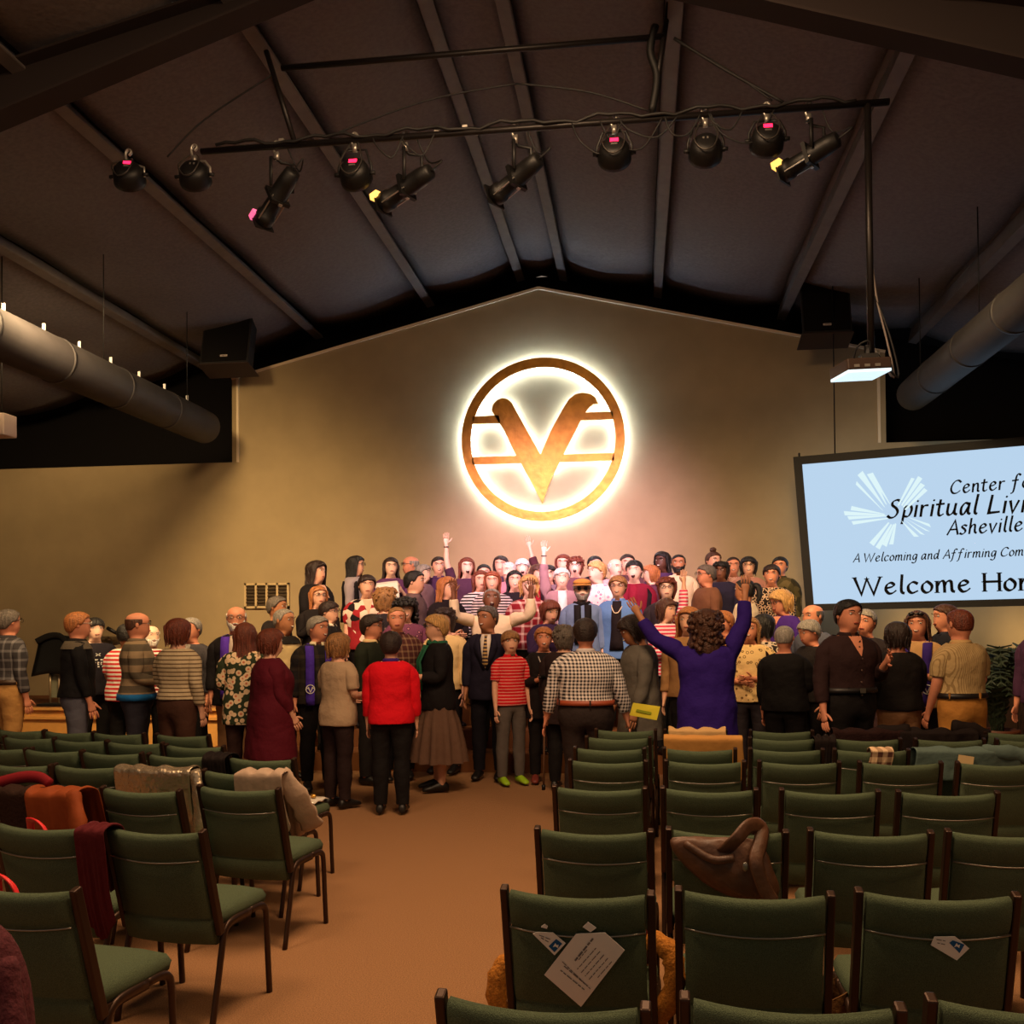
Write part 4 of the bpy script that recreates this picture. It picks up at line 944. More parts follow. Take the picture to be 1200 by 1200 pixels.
def person(px, py, Y, yaw, label, hair=('short', 'brown'), sk='fair', top=(60, 60, 60), pat=None, sleeve='long', hem=.88, bottom=('trousers', (30, 26, 26)), arms=('down', 'down'), face='closed',
           hy=0., hp=0., lean=0., side=0., fat=1.06, sw=1.07, bust=0., hs=1.07, shoes=(20, 16, 15), glasses=None, extra=(), neck='crew', roll=(0, 0), beard=None, h=None):
    tp = at(px, py, Y); z0 = floor_at(tp.x, Y) if -4.9 < tp.x < 2.6 else 0.
    LE = math.radians(lean); SI = math.radians(side)
    pivot = V((0, 0, .95))
    ML = Matrix.Rotation(SI, 3, 'Y') @ Matrix.Rotation(LE, 3, 'X')
    def T(v):
        v = V(v)
        if v.z <= .95: return v
        k = min(1, (v.z-.95)/.25); R = Matrix.Rotation(SI*k, 3, 'Y') @ Matrix.Rotation(LE*k, 3, 'X')
        return pivot + R @ (v-pivot)
    nb = T((0, 0, 1.474)); HM = ML @ Matrix.Rotation(math.radians(hy), 3, 'Z') @ Matrix.Rotation(math.radians(hp), 3, 'X')
    def HT(v): return nb + HM @ (V((v[0]*hs, (v[1]-.012)*hs, (v[2]+.03)*hs)))
    def FT(v): return HT((v[0]*1.1, v[1]*1.06, v[2]*.93))
    topz = max(HT((0, 0, .232)).z, HT((0, .05, .215)).z)
    k = (tp.z-z0)/topz
    PEOPLE.append((label, round(k*1.75, 2), round(tp.x, 2), Y))
    hc = HT((0, 0, .12))
    rz = math.atan2(-tp.x, Y) + math.radians(yaw)
    Rz = Matrix.Rotation(rz, 3, 'Z'); hx = Rz @ (hc*k)
    # ---------- torso rings
    def ring(z, off=0., flare=0., n=NS):
        a, bf, bb = interp(TOR, z)
        m_ = fat if z < 1.3 else 1+(fat-1)*max(0, (1.45-z)/.15)*.8
        s_ = sw if z > 1.2 and z < 1.45 else 1
        a = a*m_*s_+off+flare; bf = bf*(1+(m_-1)*1.5)+off+flare; bb = bb*m_+off+flare
        bu = bust*max(0, 1-abs(z-1.27)/.09)
        r = []
        for j in range(n):
            t = 2*PI*j/n; c_, s2 = math.cos(t), math.sin(t)
            y = (bb if s2 > 0 else bf)*sq(s2, .9)
            if bu and s2 < 0: y -= bu*max(0, -s2)**1.5
            r.append(T((a*sq(c_, .88), y, z)))
        return r
    rnd = random.Random(int(px*7+py))
    AR = []
    for i, s in ((0, -1), (1, 1)):
        sp_ = ARMS[arms[i]] if isinstance(arms[i], str) else arms[i]
        d = [ML @ V((s*q[0], -q[1], q[2])).normalized() for q in sp_]
        Sh = T((s*.176*sw, .0, 1.392)); El = Sh+d[0]*.285; Wr = El+d[1]*.245
        AR.append((s, Sh, El, Wr, d[0], d[1]))
    def armrings(A, off, frac, fatk=1.):
        s, Sh, El, Wr, d0, d1 = A
        q = V((s, 0, 0)).rotation_difference(d0)
        u0 = q @ V((0, 0, 1)); v0 = q @ V((0, 1, 0))
        dm = (d0+d1).normalized() if (d0+d1).length > .2 else d1
        qm = d0.rotation_difference(dm); q1 = d0.rotation_difference(d1)
        um, vm = qm @ u0, qm @ v0; u1, v1 = q1 @ u0, q1 @ v0
        L = [(Sh+d0*.055, u0, v0, .062), (Sh+d0*.13, u0, v0, .056), (Sh+d0*.21, u0, v0, .05), (El-d0*.02+(d1-d0)*.0, um, vm, .045), (El+d1*.05, u1, v1, .044), (El+d1*.11, u1, v1, .041), (El+d1*.18, u1, v1, .034), (Wr, u1, v1, .028)]
        fr = [.1, .25, .38, .53, .63, .74, .88, 1.0]
        out = []
        for (c_, u, v, r), f in zip(L, fr):
            if f > frac+1e-6: break
            r = r*(1+(fat-1)*.5)+off
            r += (-.022 if f < .3 else -.004) if off == 0 else (-.002 if f < .2 else -.006)
            out.append([c_ + u*(r*math.cos(2*PI*j/8)) + v*(r*math.sin(2*PI*j/8)) for j in range(8)])
        return out, (Wr, u1, v1, d1)
    def torso_mesh(g, zs, off, fracs, headrings=None, flares=None, closelegs=False, lip=True, aoff=None):
        """rings at zs; the arm holes open between the rings z=1.32 .. 1.435"""
        rings = [ring(z, off-(.014 if headrings and 1.3 < z < 1.44 else 0), (flares or {}).get(z, 0)) for z in zs]
        if lip and not closelegs: 
            zl_ = zs[0]; rings.insert(0, ring(zl_+.012, off-.012, (flares or {}).get(zl_, 0))); zs = [zl_+.012]+list(zs)
        if headrings: rings += headrings
        base = len(g.v); n = NS
        holes = [f > 0 for f in fracs]
        k6 = zs.index(1.32)
        for r in rings: g.v += [tuple(p) for p in r]
        def idx(i, j): return base+i*n+j % n
        for i in range(len(rings)-1):
            for j in range(n):
                if i in (k6, k6+1):
                    if holes[1] and j in (15, 0): continue
                    if holes[0] and j in (7, 8): continue
                g.f.append((idx(i, j), idx(i, j+1), idx(i+1, j+1), idx(i+1, j))); g.m.append(0)
        ends = []
        for i, A in enumerate(AR):
            if not holes[i]: ends.append(None); continue
            ar, info = armrings(A, off if aoff is None else aoff, fracs[i])
            if A[0] > 0: loop = [(2, 0), (2, 1), (1, 1), (0, 1), (0, 0), (0, -1), (1, -1), (2, -1)]; j0 = 0
            else: loop = [(2, 0), (2, -1), (1, -1), (0, -1), (0, 0), (0, 1), (1, 1), (2, 1)]; j0 = 8
            prev = [idx(k6+a, j0+b_) for a, b_ in loop]
            for r in ar:
                o = len(g.v); g.v += [tuple(p) for p in r]; cur = list(range(o, o+8))
                for j in range(8): g.f.append((prev[j], prev[(j+1) % 8], cur[(j+1) % 8], cur[j])); g.m.append(0)
                prev = cur
            ends.append((prev, ar, info))
        return rings, base, ends
    # ---------- body
    g = MB()
    hr = []
    for (z, a, f, bk) in HEAD:
        r = []
        for j in range(NS):
            t = 2*PI*j/NS; c_, s2 = math.cos(t), math.sin(t); y = (bk if s2 > 0 else f)*sq(s2, .92); x = a*sq(c_, .95)
            if j == 12: y -= {.068: .004, .085: .024, .105: .015, .122: .006, .05: .003, .03: .002, .006: .006}.get(z, 0)
            if j in (11, 13): y += {.122: .008, .105: .002, .085: -.003, .140: -.004}.get(z, 0)
            r.append(HT((x, y, z)))
        hr.append(r)
    zs = [t[0] for t in TOR]
    rings, base, ends = torso_mesh(g, zs, -.010, (1, 1), hr, lip=False, closelegs=True, aoff=0)
    n = NS
    tip = len(g.v); g.v.append(tuple(HT((0, 0, .209)))); last = base+(len(rings)-1)*n
    for j in range(n): g.f.append((last+j, last+(j+1) % n, tip)); g.m.append(0)
    for s in (-1, 1):                                   # ears
        g.ell(FT((s*.077, .006, .108)), (.010*hs, .02*hs, .030*hs), HM, 6, 5)
    # legs
    ankle = {}
    def leg(g, s, off, zend, first, seg=10):
        spread = .105
        out = []
        for z, cx, r in ((.76, .094, .088), (.64, .096, .076), (.52, .100, .062), (.46, .101, .056), (.36, .103, .058), (.22, .105, .045), (.10, .106, .038), (.03, .106, .040)):
            if z < zend-1e-6: break
            rr = r*(1+(fat-1)*.6)+off*(1.0 if z > .5 else 1.6)
            dy = .012 if z < .5 else 0
            out.append([V((s*cx+rr*math.cos(2*PI*j/seg), dy+rr*math.sin(2*PI*j/seg), z)) for j in range(seg)])
        return out
    def addlegs(g, base, off, zend):
        cr = len(g.v); g.v.append((0, 0, .80))
        A_ = [base+j for j in range(n)]
        # right half (+x): from back centre 4 round through 0 to front 12
        for s in (1, -1):
            if s > 0: loop = [A_[0], A_[1], A_[2], A_[3], A_[4], cr, A_[12], A_[13], A_[14], A_[15]]
            else: loop = [cr, A_[4], A_[5], A_[6], A_[7], A_[8], A_[9], A_[10], A_[11], A_[12]]
            prev = loop
            for r in leg(g, s, off, zend, None):
                o = len(g.v)
                g.v += [tuple(p) for p in r]; cur = list(range(o, o+10))
                for j in range(10): g.f.append((prev[j], prev[(j+1) % 10], cur[(j+1) % 10], cur[j])); g.m.append(0)
                prev = cur
            yield prev
    for prev in addlegs(g, base, 0, .03): g.f.append(tuple(prev)); g.m.append(0)
    # hands
    for i, (prev, ar, (Wr, u, v, d)) in enumerate(ends):
        s = AR[i][0]
        ro = math.radians(roll[i]); wv = (v*math.cos(ro)+u*math.sin(ro))          # across the palm
        nv = d.cross(wv).normalized()
        if i == 0 or True:
            thumb = -wv if (Rz @ wv).length and (ML.inverted() @ wv).y > 0 else wv
        if roll[i]: thumb = wv if (wv.x*-s) > 0 else -wv
        th_, nn = thumb, nv
        cur_prev = prev
        for t, a, b_ in ((.025, .032, .017), (.055, .041, .016), (.09, .041, .013)):
            c_ = Wr+d*t; o = len(g.v)
            # keep the ring's vertex order: angles of the wrist ring projected on the palm axes
            for j in range(8):
                p = ar[-1][j]-Wr; an = math.atan2(p.dot(nn), p.dot(th_)); g.v.append(tuple(c_+th_*(a*math.cos(an))+nn*(b_*math.sin(an))))
            cu = list(range(o, o+8))
            for j in range(8): g.f.append((cur_prev[j], cur_prev[(j+1) % 8], cu[(j+1) % 8], cu[j])); g.m.append(0)
            cur_prev = cu
        g.f.append(tuple(cur_prev)); g.m.append(0)
        up = arms[i] in ('up', 'upv', 'goal'); curl = .08 if up else .42
        pn = nn if (nn.dot(V((-s, -.4, 0))) > 0) else -nn                        # side the fingers curl to
        for f, (o_, L) in enumerate(((.031, .072), (.011, .080), (-.011, .076), (-.031, .060))):
            p = Wr+d*.08+th_*o_; dd = (d+th_*(o_*(7 if up else 2))).normalized(); pts = [p]
            for q in range(3):
                pts.append(pts[-1]+dd*(L*(.45, .32, .23)[q]+(.012 if q == 0 else 0))); dd = (dd+pn*curl).normalized()
            g.tube(pts, [.0105, .0098, .009, .006], 6)
        p = Wr+d*.025+th_*.026; dd = (d*.7+th_*.8+pn*.2).normalized(); pts = [p]
        for q in range(3): pts.append(pts[-1]+dd*(.034, .03, .024)[q]); dd = (dd+d*.35).normalized()
        g.tube(pts, [.0135, .0125, .011, .007], 6)
    sm = skin(sk)
    P = g.build('person', sm, None, sub=1)
    P.location = (tp.x-hx.x, tp.y-hx.y, z0); P.rotation_euler = (0, 0, rz); P.scale = (k, k, k)
    tag(P, label, 'person', 'people in the gathering')
    # ---------- face
    facing = abs((yaw+hy+180) % 360-180) < 125
    if facing:
        hm = hairm(hair[1])
        for s in (-1, 1):
            g = MB(); c_ = FT((s*.032, -.078, .121)); R = HM
            g.ell(c_, (.0125*hs, .010*hs, .0075*hs), R, 10, 6)
            for fi in range(len(g.f)):
                cc = sum((V(g.v[q]) for q in g.f[fi]), V())/len(g.f[fi])-c_; l = HM.inverted() @ cc
                if l.y < 0 and math.hypot(l.x, l.z) < .0062*hs: g.m[fi] = 1
            g.build('eye', [mat('eye_white', (225, 220, 212), .3), mat('iris', (36, 24, 18), .2)], P)
            g = MB(); g.tube([FT((s*.014, -.100, .139)), FT((s*.032, -.099, .146)), FT((s*.052, -.083, .141))], [.003, .004, .0025], 6); g.build('eyebrow', mat('brow_'+hair[1], tuple(int(x*.6) for x in HAIRC[hair[1]]), .8), P)
        if face == 'closed':
            g = MB(); g.ell(FT((0, -.093, .047)), (.024*hs, .007*hs, .007*hs), HM, 10, 6); g.build('mouth', mat('lips_'+sk, tuple(int(x*f) for x, f in zip(SKIN[sk], (.72, .52, .52))), .5), P)
        elif face == 'smile':
            g = MB(); g.tube([FT((q*.030, -.094+.028*q*q, .049+.008*q*q)) for q in (-1, -.6, -.2, .2, .6, 1)], [.004, .008, .010, .010, .008, .004], 8, flat=.7); mo = g.build('mouth', mat('lips_'+sk, tuple(int(x*f) for x, f in zip(SKIN[sk], (.72, .52, .52))), .5), P)
            g = MB(); g.tube([FT((q*.022, -.0995+.022*q*q, .0495+.006*q*q)) for q in (-1, -.5, 0, .5, 1)], [.003, .005, .006, .005, .003], 6, flat=.7); g.build('teeth', mat('teeth', (235, 228, 215), .3), mo)
        else:
            g = MB(); g.ell(FT((0, -.090, .040)), (.022*hs, .013*hs, .021*hs), HM, 10, 6); mo = g.build('mouth', mat('open_mouth', (60, 16, 16), .5), P)
            g = MB(); g.ell(FT((0, -.0985, .052)), (.014*hs, .006*hs, .005*hs), HM, 8, 5); g.build('teeth', mat('teeth', (235, 228, 215), .3), mo)
    # ---------- hair
    style, hcname = hair
    def headpt(t, z, off):
        """point on the head shell; t=0 at the face, +-pi at the nape"""
        if z < .0: a, f, bk = .064, .05, .078
        else: a, f, bk = interp(HEAD, min(z, .20))
        c_, s2 = math.sin(t), -math.cos(t)
        y = (bk if s2 > 0 else f)*sq(s2, .92); x = a*sq(c_, .95); L = math.hypot(x, y) or 1
        return V((x*(1+off/L), y*(1+off/L), z))
    if style != 'none':
        nc = 36; nr = 9; rows = []
        LONG = ('long', 'longer', 'bob', 'bigcurly', 'wavy', 'curly')
        long_ = {'long': -.17, 'longer': -.25, 'bob': -.01, 'curly': -.02, 'bigcurly': -.12, 'wavy': -.20, 'pony': .02, 'bun': .03, 'short': .030, 'buzz': .045, 'fringe': .035, 'pixie': .012, 'bald': .050}[style]
        vol = {'long': .020, 'longer': .022, 'bob': .023, 'curly': .028, 'bigcurly': .052, 'wavy': .030, 'pony': .012, 'bun': .014, 'short': .016, 'buzz': .008, 'fringe': .017, 'pixie': .019, 'bald': .008}[style]
        fl = {'bob': .143, 'fringe': .130, 'curly': .150, 'bigcurly': .145, 'short': .162, 'buzz': .170, 'long': .160, 'longer': .158, 'pixie': .148}.get(style, .158)
        part = rnd.choice((-.35, .35, .2, -.2)); ps = rnd.uniform(0, 6)
        top_ = .209+vol*.75; ZC = .120
        for i in range(nr+1):
            f = i/nr; row = []
            for j in range(nc+1):
                t = -PI+2*PI*j/nc; at_ = abs(t)
                zside = long_ if style in LONG else .095
                e0 = .98 if style in ('bob', 'long', 'longer', 'wavy', 'bigcurly') else 1.0
                if at_ < e0: zl_ = fl-.012*at_/e0 + .010*math.cos((t-part)*2) - (.006*math.sin(t*13+ps) if style in ('bob', 'fringe', 'pixie', 'curly') else 0)
                elif at_ < e0+.35:
                    u = (at_-e0)/.35; zl_ = fl-.012+(zside-fl+.012)*u*u*(3-2*u)
                else:
                    u = min(1, max(0, at_-1.6)/.5); zl_ = zside+(long_-zside)*u
                if style in LONG: zl_ += .012*math.sin(t*10+ps)*(at_ > e0)
                if style == 'bald':
                    z = .152+(zl_-.152)*f; o_ = vol*(.6+.4*math.sin(PI*f)); p = headpt(t, z, o_)
                else:
                    ph = f*1.0
                    z = top_+(zl_-top_)*(1-math.cos(min(1, ph)*PI/2) if zl_ > .08 else (.55*(1-math.cos(ph*PI/2))+.45*ph**1.3))
                    o_ = vol*(1 if f < .999 else .5)
                    if z < .05 and style in ('long', 'longer', 'wavy', 'bigcurly'): o_ = vol*(1 if f < .999 else .7)+(.030 if style != 'long' else .012)*min(1, (.05-z)/.14)
                    gr = math.sin(t*11+math.sin(z*30+ps)*1.2+ps)*.5+math.sin(t*19-z*40+ps*2)*.5
                    if style in ('curly', 'bigcurly', 'wavy'): o_ += (.011 if style != 'wavy' else .009)*math.sin(t*6+z*58+ps)*math.cos(z*50+t*3)+.004*gr
                    else: o_ += {'buzz': .001, 'short': .0035, 'pony': .002, 'bun': .002}.get(style, .0055)*gr
                    if z > ZC:
                        a = headpt(t, ZC, o_); q = (z-ZC)/(top_-ZC); sc = math.sqrt(max(0, 1-min(1, q)**2.3))
                        p = V((a.x*sc, a.y*sc+.006*(1-sc), z+.004*gr*sc))
                    else: p = headpt(t, z, o_)
                row.append(HT(p))
            rows.append(row)
        g = MB(); 
        g.grid(rows)
        if style in ('long', 'longer', 'wavy', 'bob'):       # loose locks over the shell
            for q in range(20 if style != 'bob' else 16):
                t = rnd.choice((-1, 1))*rnd.uniform(1.3, 3.1); z0_ = rnd.uniform(.08, .17); z1_ = long_+rnd.uniform(-.03, .03)
                amp = {'wavy': .016, 'bigcurly': .022}.get(style, .006); fq = rnd.uniform(30, 55); pts = []
                for u in range(7):
                    z = z0_+(z1_-z0_)*u/6; pt = headpt(t+.10*math.sin(fq*z+q)*(amp/.016), z, vol*.9+.004+amp*math.sin(fq*z*1.3+q)*.6+(.030 if style != 'long' else .012)*max(0, min(1, (.05-z)/.14))); pt.z = z; pts.append(HT(pt))
                g.tube(pts, [.010, .013, .014, .014, .013, .011, .005], 5, flat=.6)
        if style in ('curly', 'bigcurly'):
            for q in range(46 if style == 'curly' else 150):
                t = rnd.uniform(-PI, PI); z = rnd.uniform(.10 if abs(t) > 1.1 else .155, .215) if style == 'curly' else rnd.uniform(-.08 if abs(t) > 1.1 else .15, .215)
                if z > ZC: a = headpt(t, ZC, vol); qq = (z-ZC)/(top_-ZC); sc = math.sqrt(max(0.02, 1-min(1, qq)**2.3)); pt = V((a.x*sc, a.y*sc, z))
                else: pt = headpt(t, z, vol+max(0, .03*min(1, (.05-z)/.1))); pt.z = z
                r_ = rnd.uniform(.014, .022) if style == 'curly' else rnd.uniform(.018, .032); g.ell(HT(pt), (r_, r_, r_*.9), None, 6, 4)
        if style == 'bald':                               # keep only the fringe round the back
            keep = [q for q, fc in enumerate(g.f) if abs(-PI+2*PI*((q % nc)+.5)/nc) > 1.2]
            g.f = [g.f[q] for q in keep]; g.m = [0]*len(g.f)
        ho = g.build('hair', hairm(hcname), P, sub=1, solid=.012, weld=True)
        if style == 'pony':
            g = MB(); g.tube(cat_rom([HT((0, .10, .15)), HT((0, .15, .13)), HT((0, .165, .04)), HT((.01, .14, -.05))], 4), [.02, .028, .034, .036, .036, .036, .034, .034, .032, .028, .022, .014, .006], 8); g.build('ponytail', hairm(hcname), ho)
        if style == 'bun':
            g = MB(); g.ell(HT((0, .01, .240)), (.046, .044, .036), None, 10, 7); g.build('bun', hairm(hcname), ho)
    if beard:
        rows = []
        for i in range(5):
            f = i/4; row = []
            for j in range(13):
                t = -1.25+2.5*j/12; z = (.062 if abs(t) > .35 else .036)*(1-f)+(-.012)*f+(.03 if abs(t) > 1 else 0)*(1-f)
                p = headpt(t, max(z, .006), .008+.006*math.sin(PI*f)); p.z = z; row.append(HT(p))
            rows.append(row)
        g = MB(); g.grid(rows); bo = g.build('beard', hairm(beard), P, sub=1, solid=.006)
        g = MB(); g.tube([FT((-.03, -.088, .05)), FT((-.012, -.098, .062)), FT((.012, -.098, .062)), FT((.03, -.088, .05))], [.004, .007, .007, .004], 6); g.build('moustache', hairm(beard), bo)
    if glasses:
        gm = mat('spectacles_'+glasses, {'dark': (22, 18, 18), 'pale': (215, 205, 195), 'sun': (14, 12, 12)}[glasses], .3, .2)
        g = MB()
        for s in (-1, 1):
            ce = V((s*.035, -.105, .120)); N_ = 12
            rr = [[FT((ce.x+(.021+q)*math.cos(2*PI*i/N_), ce.y+e+.006*abs(math.cos(2*PI*i/N_)), ce.z+(.016+q)*math.sin(2*PI*i/N_))) for q, e in ((0, 0), (.0035, 0), (.0035, .003), (0, .003))] for i in range(N_+1)]
            g.loft(rr, False, False)
            g.tube([FT((s*.056, -.095, .124)), FT((s*.079, -.02, .124)), FT((s*.080, .012, .118))], .0025, 6)
        g.tube([FT((-.013, -.106, .124)), FT((.013, -.106, .124))], .0022, 6)
        go = g.build('spectacles', gm, P)
        if glasses == 'sun':
            for s in (-1, 1):
                g = MB(); g.ell(FT((s*.033, -.102, .120)), (.022, .003, .017), HM, 10, 5); g.build('dark_lens', gm, go)
    # ---------- clothing
    def fr(sl): return {'long': .95, 'short': .40, 'none': 0.0, 'threeq': .75}[sl]
    cm = cloth(top, *pat) if pat else cloth(top)
    off = .021 if hem > .8 else .024
    zs = []
    z = hem
    flr = {}
    TZ = [1.0, 1.08, 1.16, 1.25, 1.32, 1.385, 1.435]
    zz_ = hem
    while zz_ < .97: zs.append(zz_); zz_ += .11
    if hem > .97: zs = [hem]
    zs += [q for q in TZ if q > zs[-1]+.03] + ([1.457] if neck != 'high' else [1.457, 1.482])
    for q in zs:
        if q < 1.0: flr[q] = .012+(.93-q)*.10 if q < .93 else .010
        elif q < 1.2 and hem < .95: flr[q] = .012*fat
    g = MB(); frs = tuple(fr(sleeve) for _ in (0, 1))
    rings, base, ends = torso_mesh(g, zs, off, frs, flares=flr)
    for e in ends:                                        # cuff lips
        if e:
            prev, ar, info = e; c_ = sum((V(p) for p in ar[-1]), V())/8; o = len(g.v)
            g.v += [tuple(c_+(V(p)-c_)*.78) for p in ar[-1]]
            for j in range(8): g.f.append((prev[j], prev[(j+1) % 8], o+(j+1) % 8, o+j)); g.m.append(0)
    for i in range(base, len(g.v)):                       # soft creases
        v_ = V(g.v[i]); w_ = .004*math.sin(v_.z*31+v_.x*17+px)+.003*math.sin(v_.x*43+v_.y*37)
        ax = V((v_.x, v_.y, 0)); L = ax.length or 1; g.v[i] = tuple(v_+ax/L*w_)
    sh = g.build('shirt', cm, P, sub=2); folds(sh, .022)
    kind, bc = bottom[0], bottom[1]; bm_ = cloth(bc, *bottom[2:]) if len(bottom) > 2 else cloth(bc)
    if kind == 'trousers':
        g = MB(); rings, base, _ = torso_mesh_simple(g, [.84, .93, 1.0, 1.06], .011, ring)
        for prev in addlegs(g, base, .013, .05):
            pass
        folds(g.build('trousers', bm_, P, sub=2), .020)
    else:
        hemz = bottom[2] if False else (.30 if kind == 'longskirt' else .5)
        g = MB(); rr = []
        for z, fl_, pl in ((1.08, .012, 0), (1.0, .004, .001), (.9, .006, .002), (.8, .012, .004), (.7, .045, .014), (.5, .085, .02), (hemz, .11, .026)):
            r = ring(max(z, .93), .01, fl_, 48); rr.append([V((p.x*(1+pl/.2*math.sin(j*PI*2/48*12)), p.y*(1+pl/.2*math.sin(j*PI*2/48*12)), z if z < .95 else p.z)) for j, p in enumerate(r)])
        g.loft(rr, False, False); g.build('skirt', bm_, P)
    for s in (-1, 1):
        g = MB(); rr = []
        for y, a, hgt in ((.075, .028, .05), (.06, .038, .085), (.01, .042, .10), (-.05, .042, .085), (-.11, .048, .06), (-.165, .045, .045), (-.195, .025, .03)):
            rr.append([V((s*(.106-(y < -.05)*-.008)+a*math.cos(2*PI*j/12), y+.01, max(.004, .02+hgt*.5+hgt*.55*math.sin(2*PI*j/12)))) for j in range(12)])
        g.loft(rr); so_ = g.build('shoe', mat('shoe_%d_%d_%d' % shoes, shoes, .5), P, sub=1)
    # ---------- extras
    def front(x, z, d=.0):
        a, bf, bb = interp(TOR, min(z, 1.46)); m_ = fat if z < 1.3 else 1+(fat-1)*max(0, (1.45-z)/.15)*.8
        o_ = off+.004+d+(0 if z > 1.2 else (.012*fat if z >= 1.0 else .012+max(0, .93-z)*.10) if hem < .95 else 0)
        aa = a*m_*(sw if 1.2 < z < 1.45 else 1)+o_; ff = bf*(1+(m_-1)*1.5)+o_
        c_ = min(1, abs(x/aa))**(1/.88); s2 = math.sqrt(max(.05, 1-c_*c_))
        return T((x, -ff*s2**.9-bust*max(0, 1-abs(z-1.27)/.09)*s2**1.5, z))
    for e in extra:
        kind = e[0]
        if kind == 'stole':
            m_ = cloth(e[1])
            for s in (-1, 1):
                P_ = [[T((s*(.055+.02), .075, 1.455)), T((s*(.055+.05), .07, 1.455))], [T((s*.075, .02, 1.47)), T((s*.125, .02, 1.455))]]
                for z in (1.44, 1.38, 1.32, 1.25, 1.16, 1.08, 1.0, .92, .86): P_.append([front(s*.055, z, .012), front(s*.135, z, .012)])
                g = MB(); g.grid(P_); so_ = g.build('stole', m_, P, solid=.004)
                if (s > 0) == (e[2] > 0):
                    c_ = front(s*.095, 1.02, .020); g = MB(); N_ = 20
                    rr = [[c_+V((q*math.cos(2*PI*i/N_), d_, q*math.sin(2*PI*i/N_))) for q, d_ in ((.038, 0), (.046, 0), (.046, .006), (.038, .006))] for i in range(N_+1)]
                    g.loft(rr, False, False)
                    for x0, z0_, x1, z1 in ((-.020, .020, 0, -.032), (.022, .020, 0, -.032), (-.036, .008, -.016, .008), (.016, .008, .036, .008), (.022, .020, .030, .016)):
                        d_ = (V((x1-x0, 0, z1-z0_))).normalized(); nn = V((-d_.z, 0, d_.x))*.006
                        p, q = c_+V((x0, -.001, z0_)), c_+V((x1, -.001, z1)); g.add([p+nn, p-nn, q-nn*.5, q+nn*.5], [(0, 1, 2, 3)])
                    g.build('stole_emblem', mat('white_print', (225, 222, 215), .7), so_, smooth=False)
        elif kind == 'jacketfront':                       # shirt front and tie between lapels
            g = MB(); P_ = [[front(-.05*w_, z, .010), front(0, z, .012), front(.05*w_, z, .010)] for z, w_ in ((1.455, .9), (1.40, 1.1), (1.30, .85), (1.2, .5), (1.12, .1))]
            g.grid(P_); sf = g.build('shirt_front', cloth(e[1]), P, solid=.003)
            if e[2]:
                g = MB(); P_ = [[front(-w_, z, .017), front(w_, z, .017)] for z, w_ in ((1.45, .016), (1.42, .012), (1.3, .022), (1.17, .030), (1.13, .004))]
                g.grid(P_); g.build('tie', cloth(*e[2]), sf, solid=.004)
            for s in (-1, 1):
                g = MB(); P_ = [[front(s*.048, 1.455, .014), front(s*.09, 1.44, .014)], [front(s*.06, 1.38, .018), front(s*.125, 1.35, .018)], [front(s*.045, 1.28, .018), front(s*.10, 1.27, .018)], [front(s*.004, 1.11, .016), front(s*.03, 1.11, .016)]]
                g.grid(P_); g.build('lapel', cm, sh, solid=.004)
        elif kind == 'collar':
            m_ = cloth(e[1])
            g = MB(); P_ = []
            for j in range(17):
                t = .35+(2*PI-.7)*j/16; c_, s2 = math.sin(t), -math.cos(t)
                P_.append([T((.058*c_, .062*s2, 1.487)), T((.076*c_, .080*s2, 1.478)), T((.088*c_, .092*s2-(.012 if s2 < -.6 else 0), 1.448))])
            g.grid(P_); g.build('collar', m_, P, solid=.004)
        elif kind == 'scarf':
            m_ = cloth(*e[1:])
            g = MB(); g.tube([T((.082*math.cos(2*PI*i/14), .085*math.sin(2*PI*i/14)-.006, 1.455+.01*math.sin(3*i))) for i in range(15)], .024, 8); sf = g.build('scarf', m_, P)
            for s in (-1, 1):
                g = MB(); P_ = [[front(s*.02, z, .02), front(s*.06, z, .028), front(s*.10, z, .018)] for z in (1.44, 1.36, 1.28, 1.2, 1.1, 1.0)]
                g.grid(P_); g.build('scarf_end', m_, sf, solid=.008)
        elif kind == 'vneck':
            g = MB(); P_ = [[front(-.05*w_, z, .004), front(0, z, .006), front(.05*w_, z, .004)] for z, w_ in ((1.452, 1.1), (1.42, .95), (1.36, .6), (1.30, .06))]
            g.grid(P_); g.build('neckline', sm if e[1] is None else cloth(e[1]), sh)
        elif kind == 'open':                              # open jacket over an inner top
            g = MB(); P_ = [[front(x, z, .008) for x in (-.055*w_, 0, .055*w_)] for z, w_ in ((1.452, .9), (1.36, 1.0), (1.25, 1.0), (1.12, 1.1), (1.0, 1.3), (max(hem, .9), 1.5))]
            g.grid(P_); g.build('inner_top', cloth(*e[1:]), P, solid=.003)
        elif kind == 'necklace':
            pts = [T((.07*math.cos(t), .03-.0*t, 1.462)) for t in (0,)]
            pp = [V((-.075, .0, 1.46)), V((-.07, -.06, 1.44)), front(-.05, 1.37, .006), front(-.02, 1.32, .008), front(.02, 1.32, .008), front(.05, 1.37, .006), V((.07, -.06, 1.44)), V((.075, .0, 1.46))]
            g = MB(); g.tube(cat_rom(pp, 3), .006, 6); g.build('necklace', mat('beads_%d' % e[1][0], e[1], .3), P)
        elif kind == 'belt':
            a = [ring(z, .022, .008) for z in (1.015, 1.055)]
            g = MB(); g.loft(a, False, False); be = g.build('belt', mat('belt_%d' % e[1][0], e[1], .5), P, solid=.004)
            g = MB(); c_ = front(0, 1.035, .022); g.box(c_, (.045, .008, .036)); g.build('buckle', ROD, be, smooth=False)
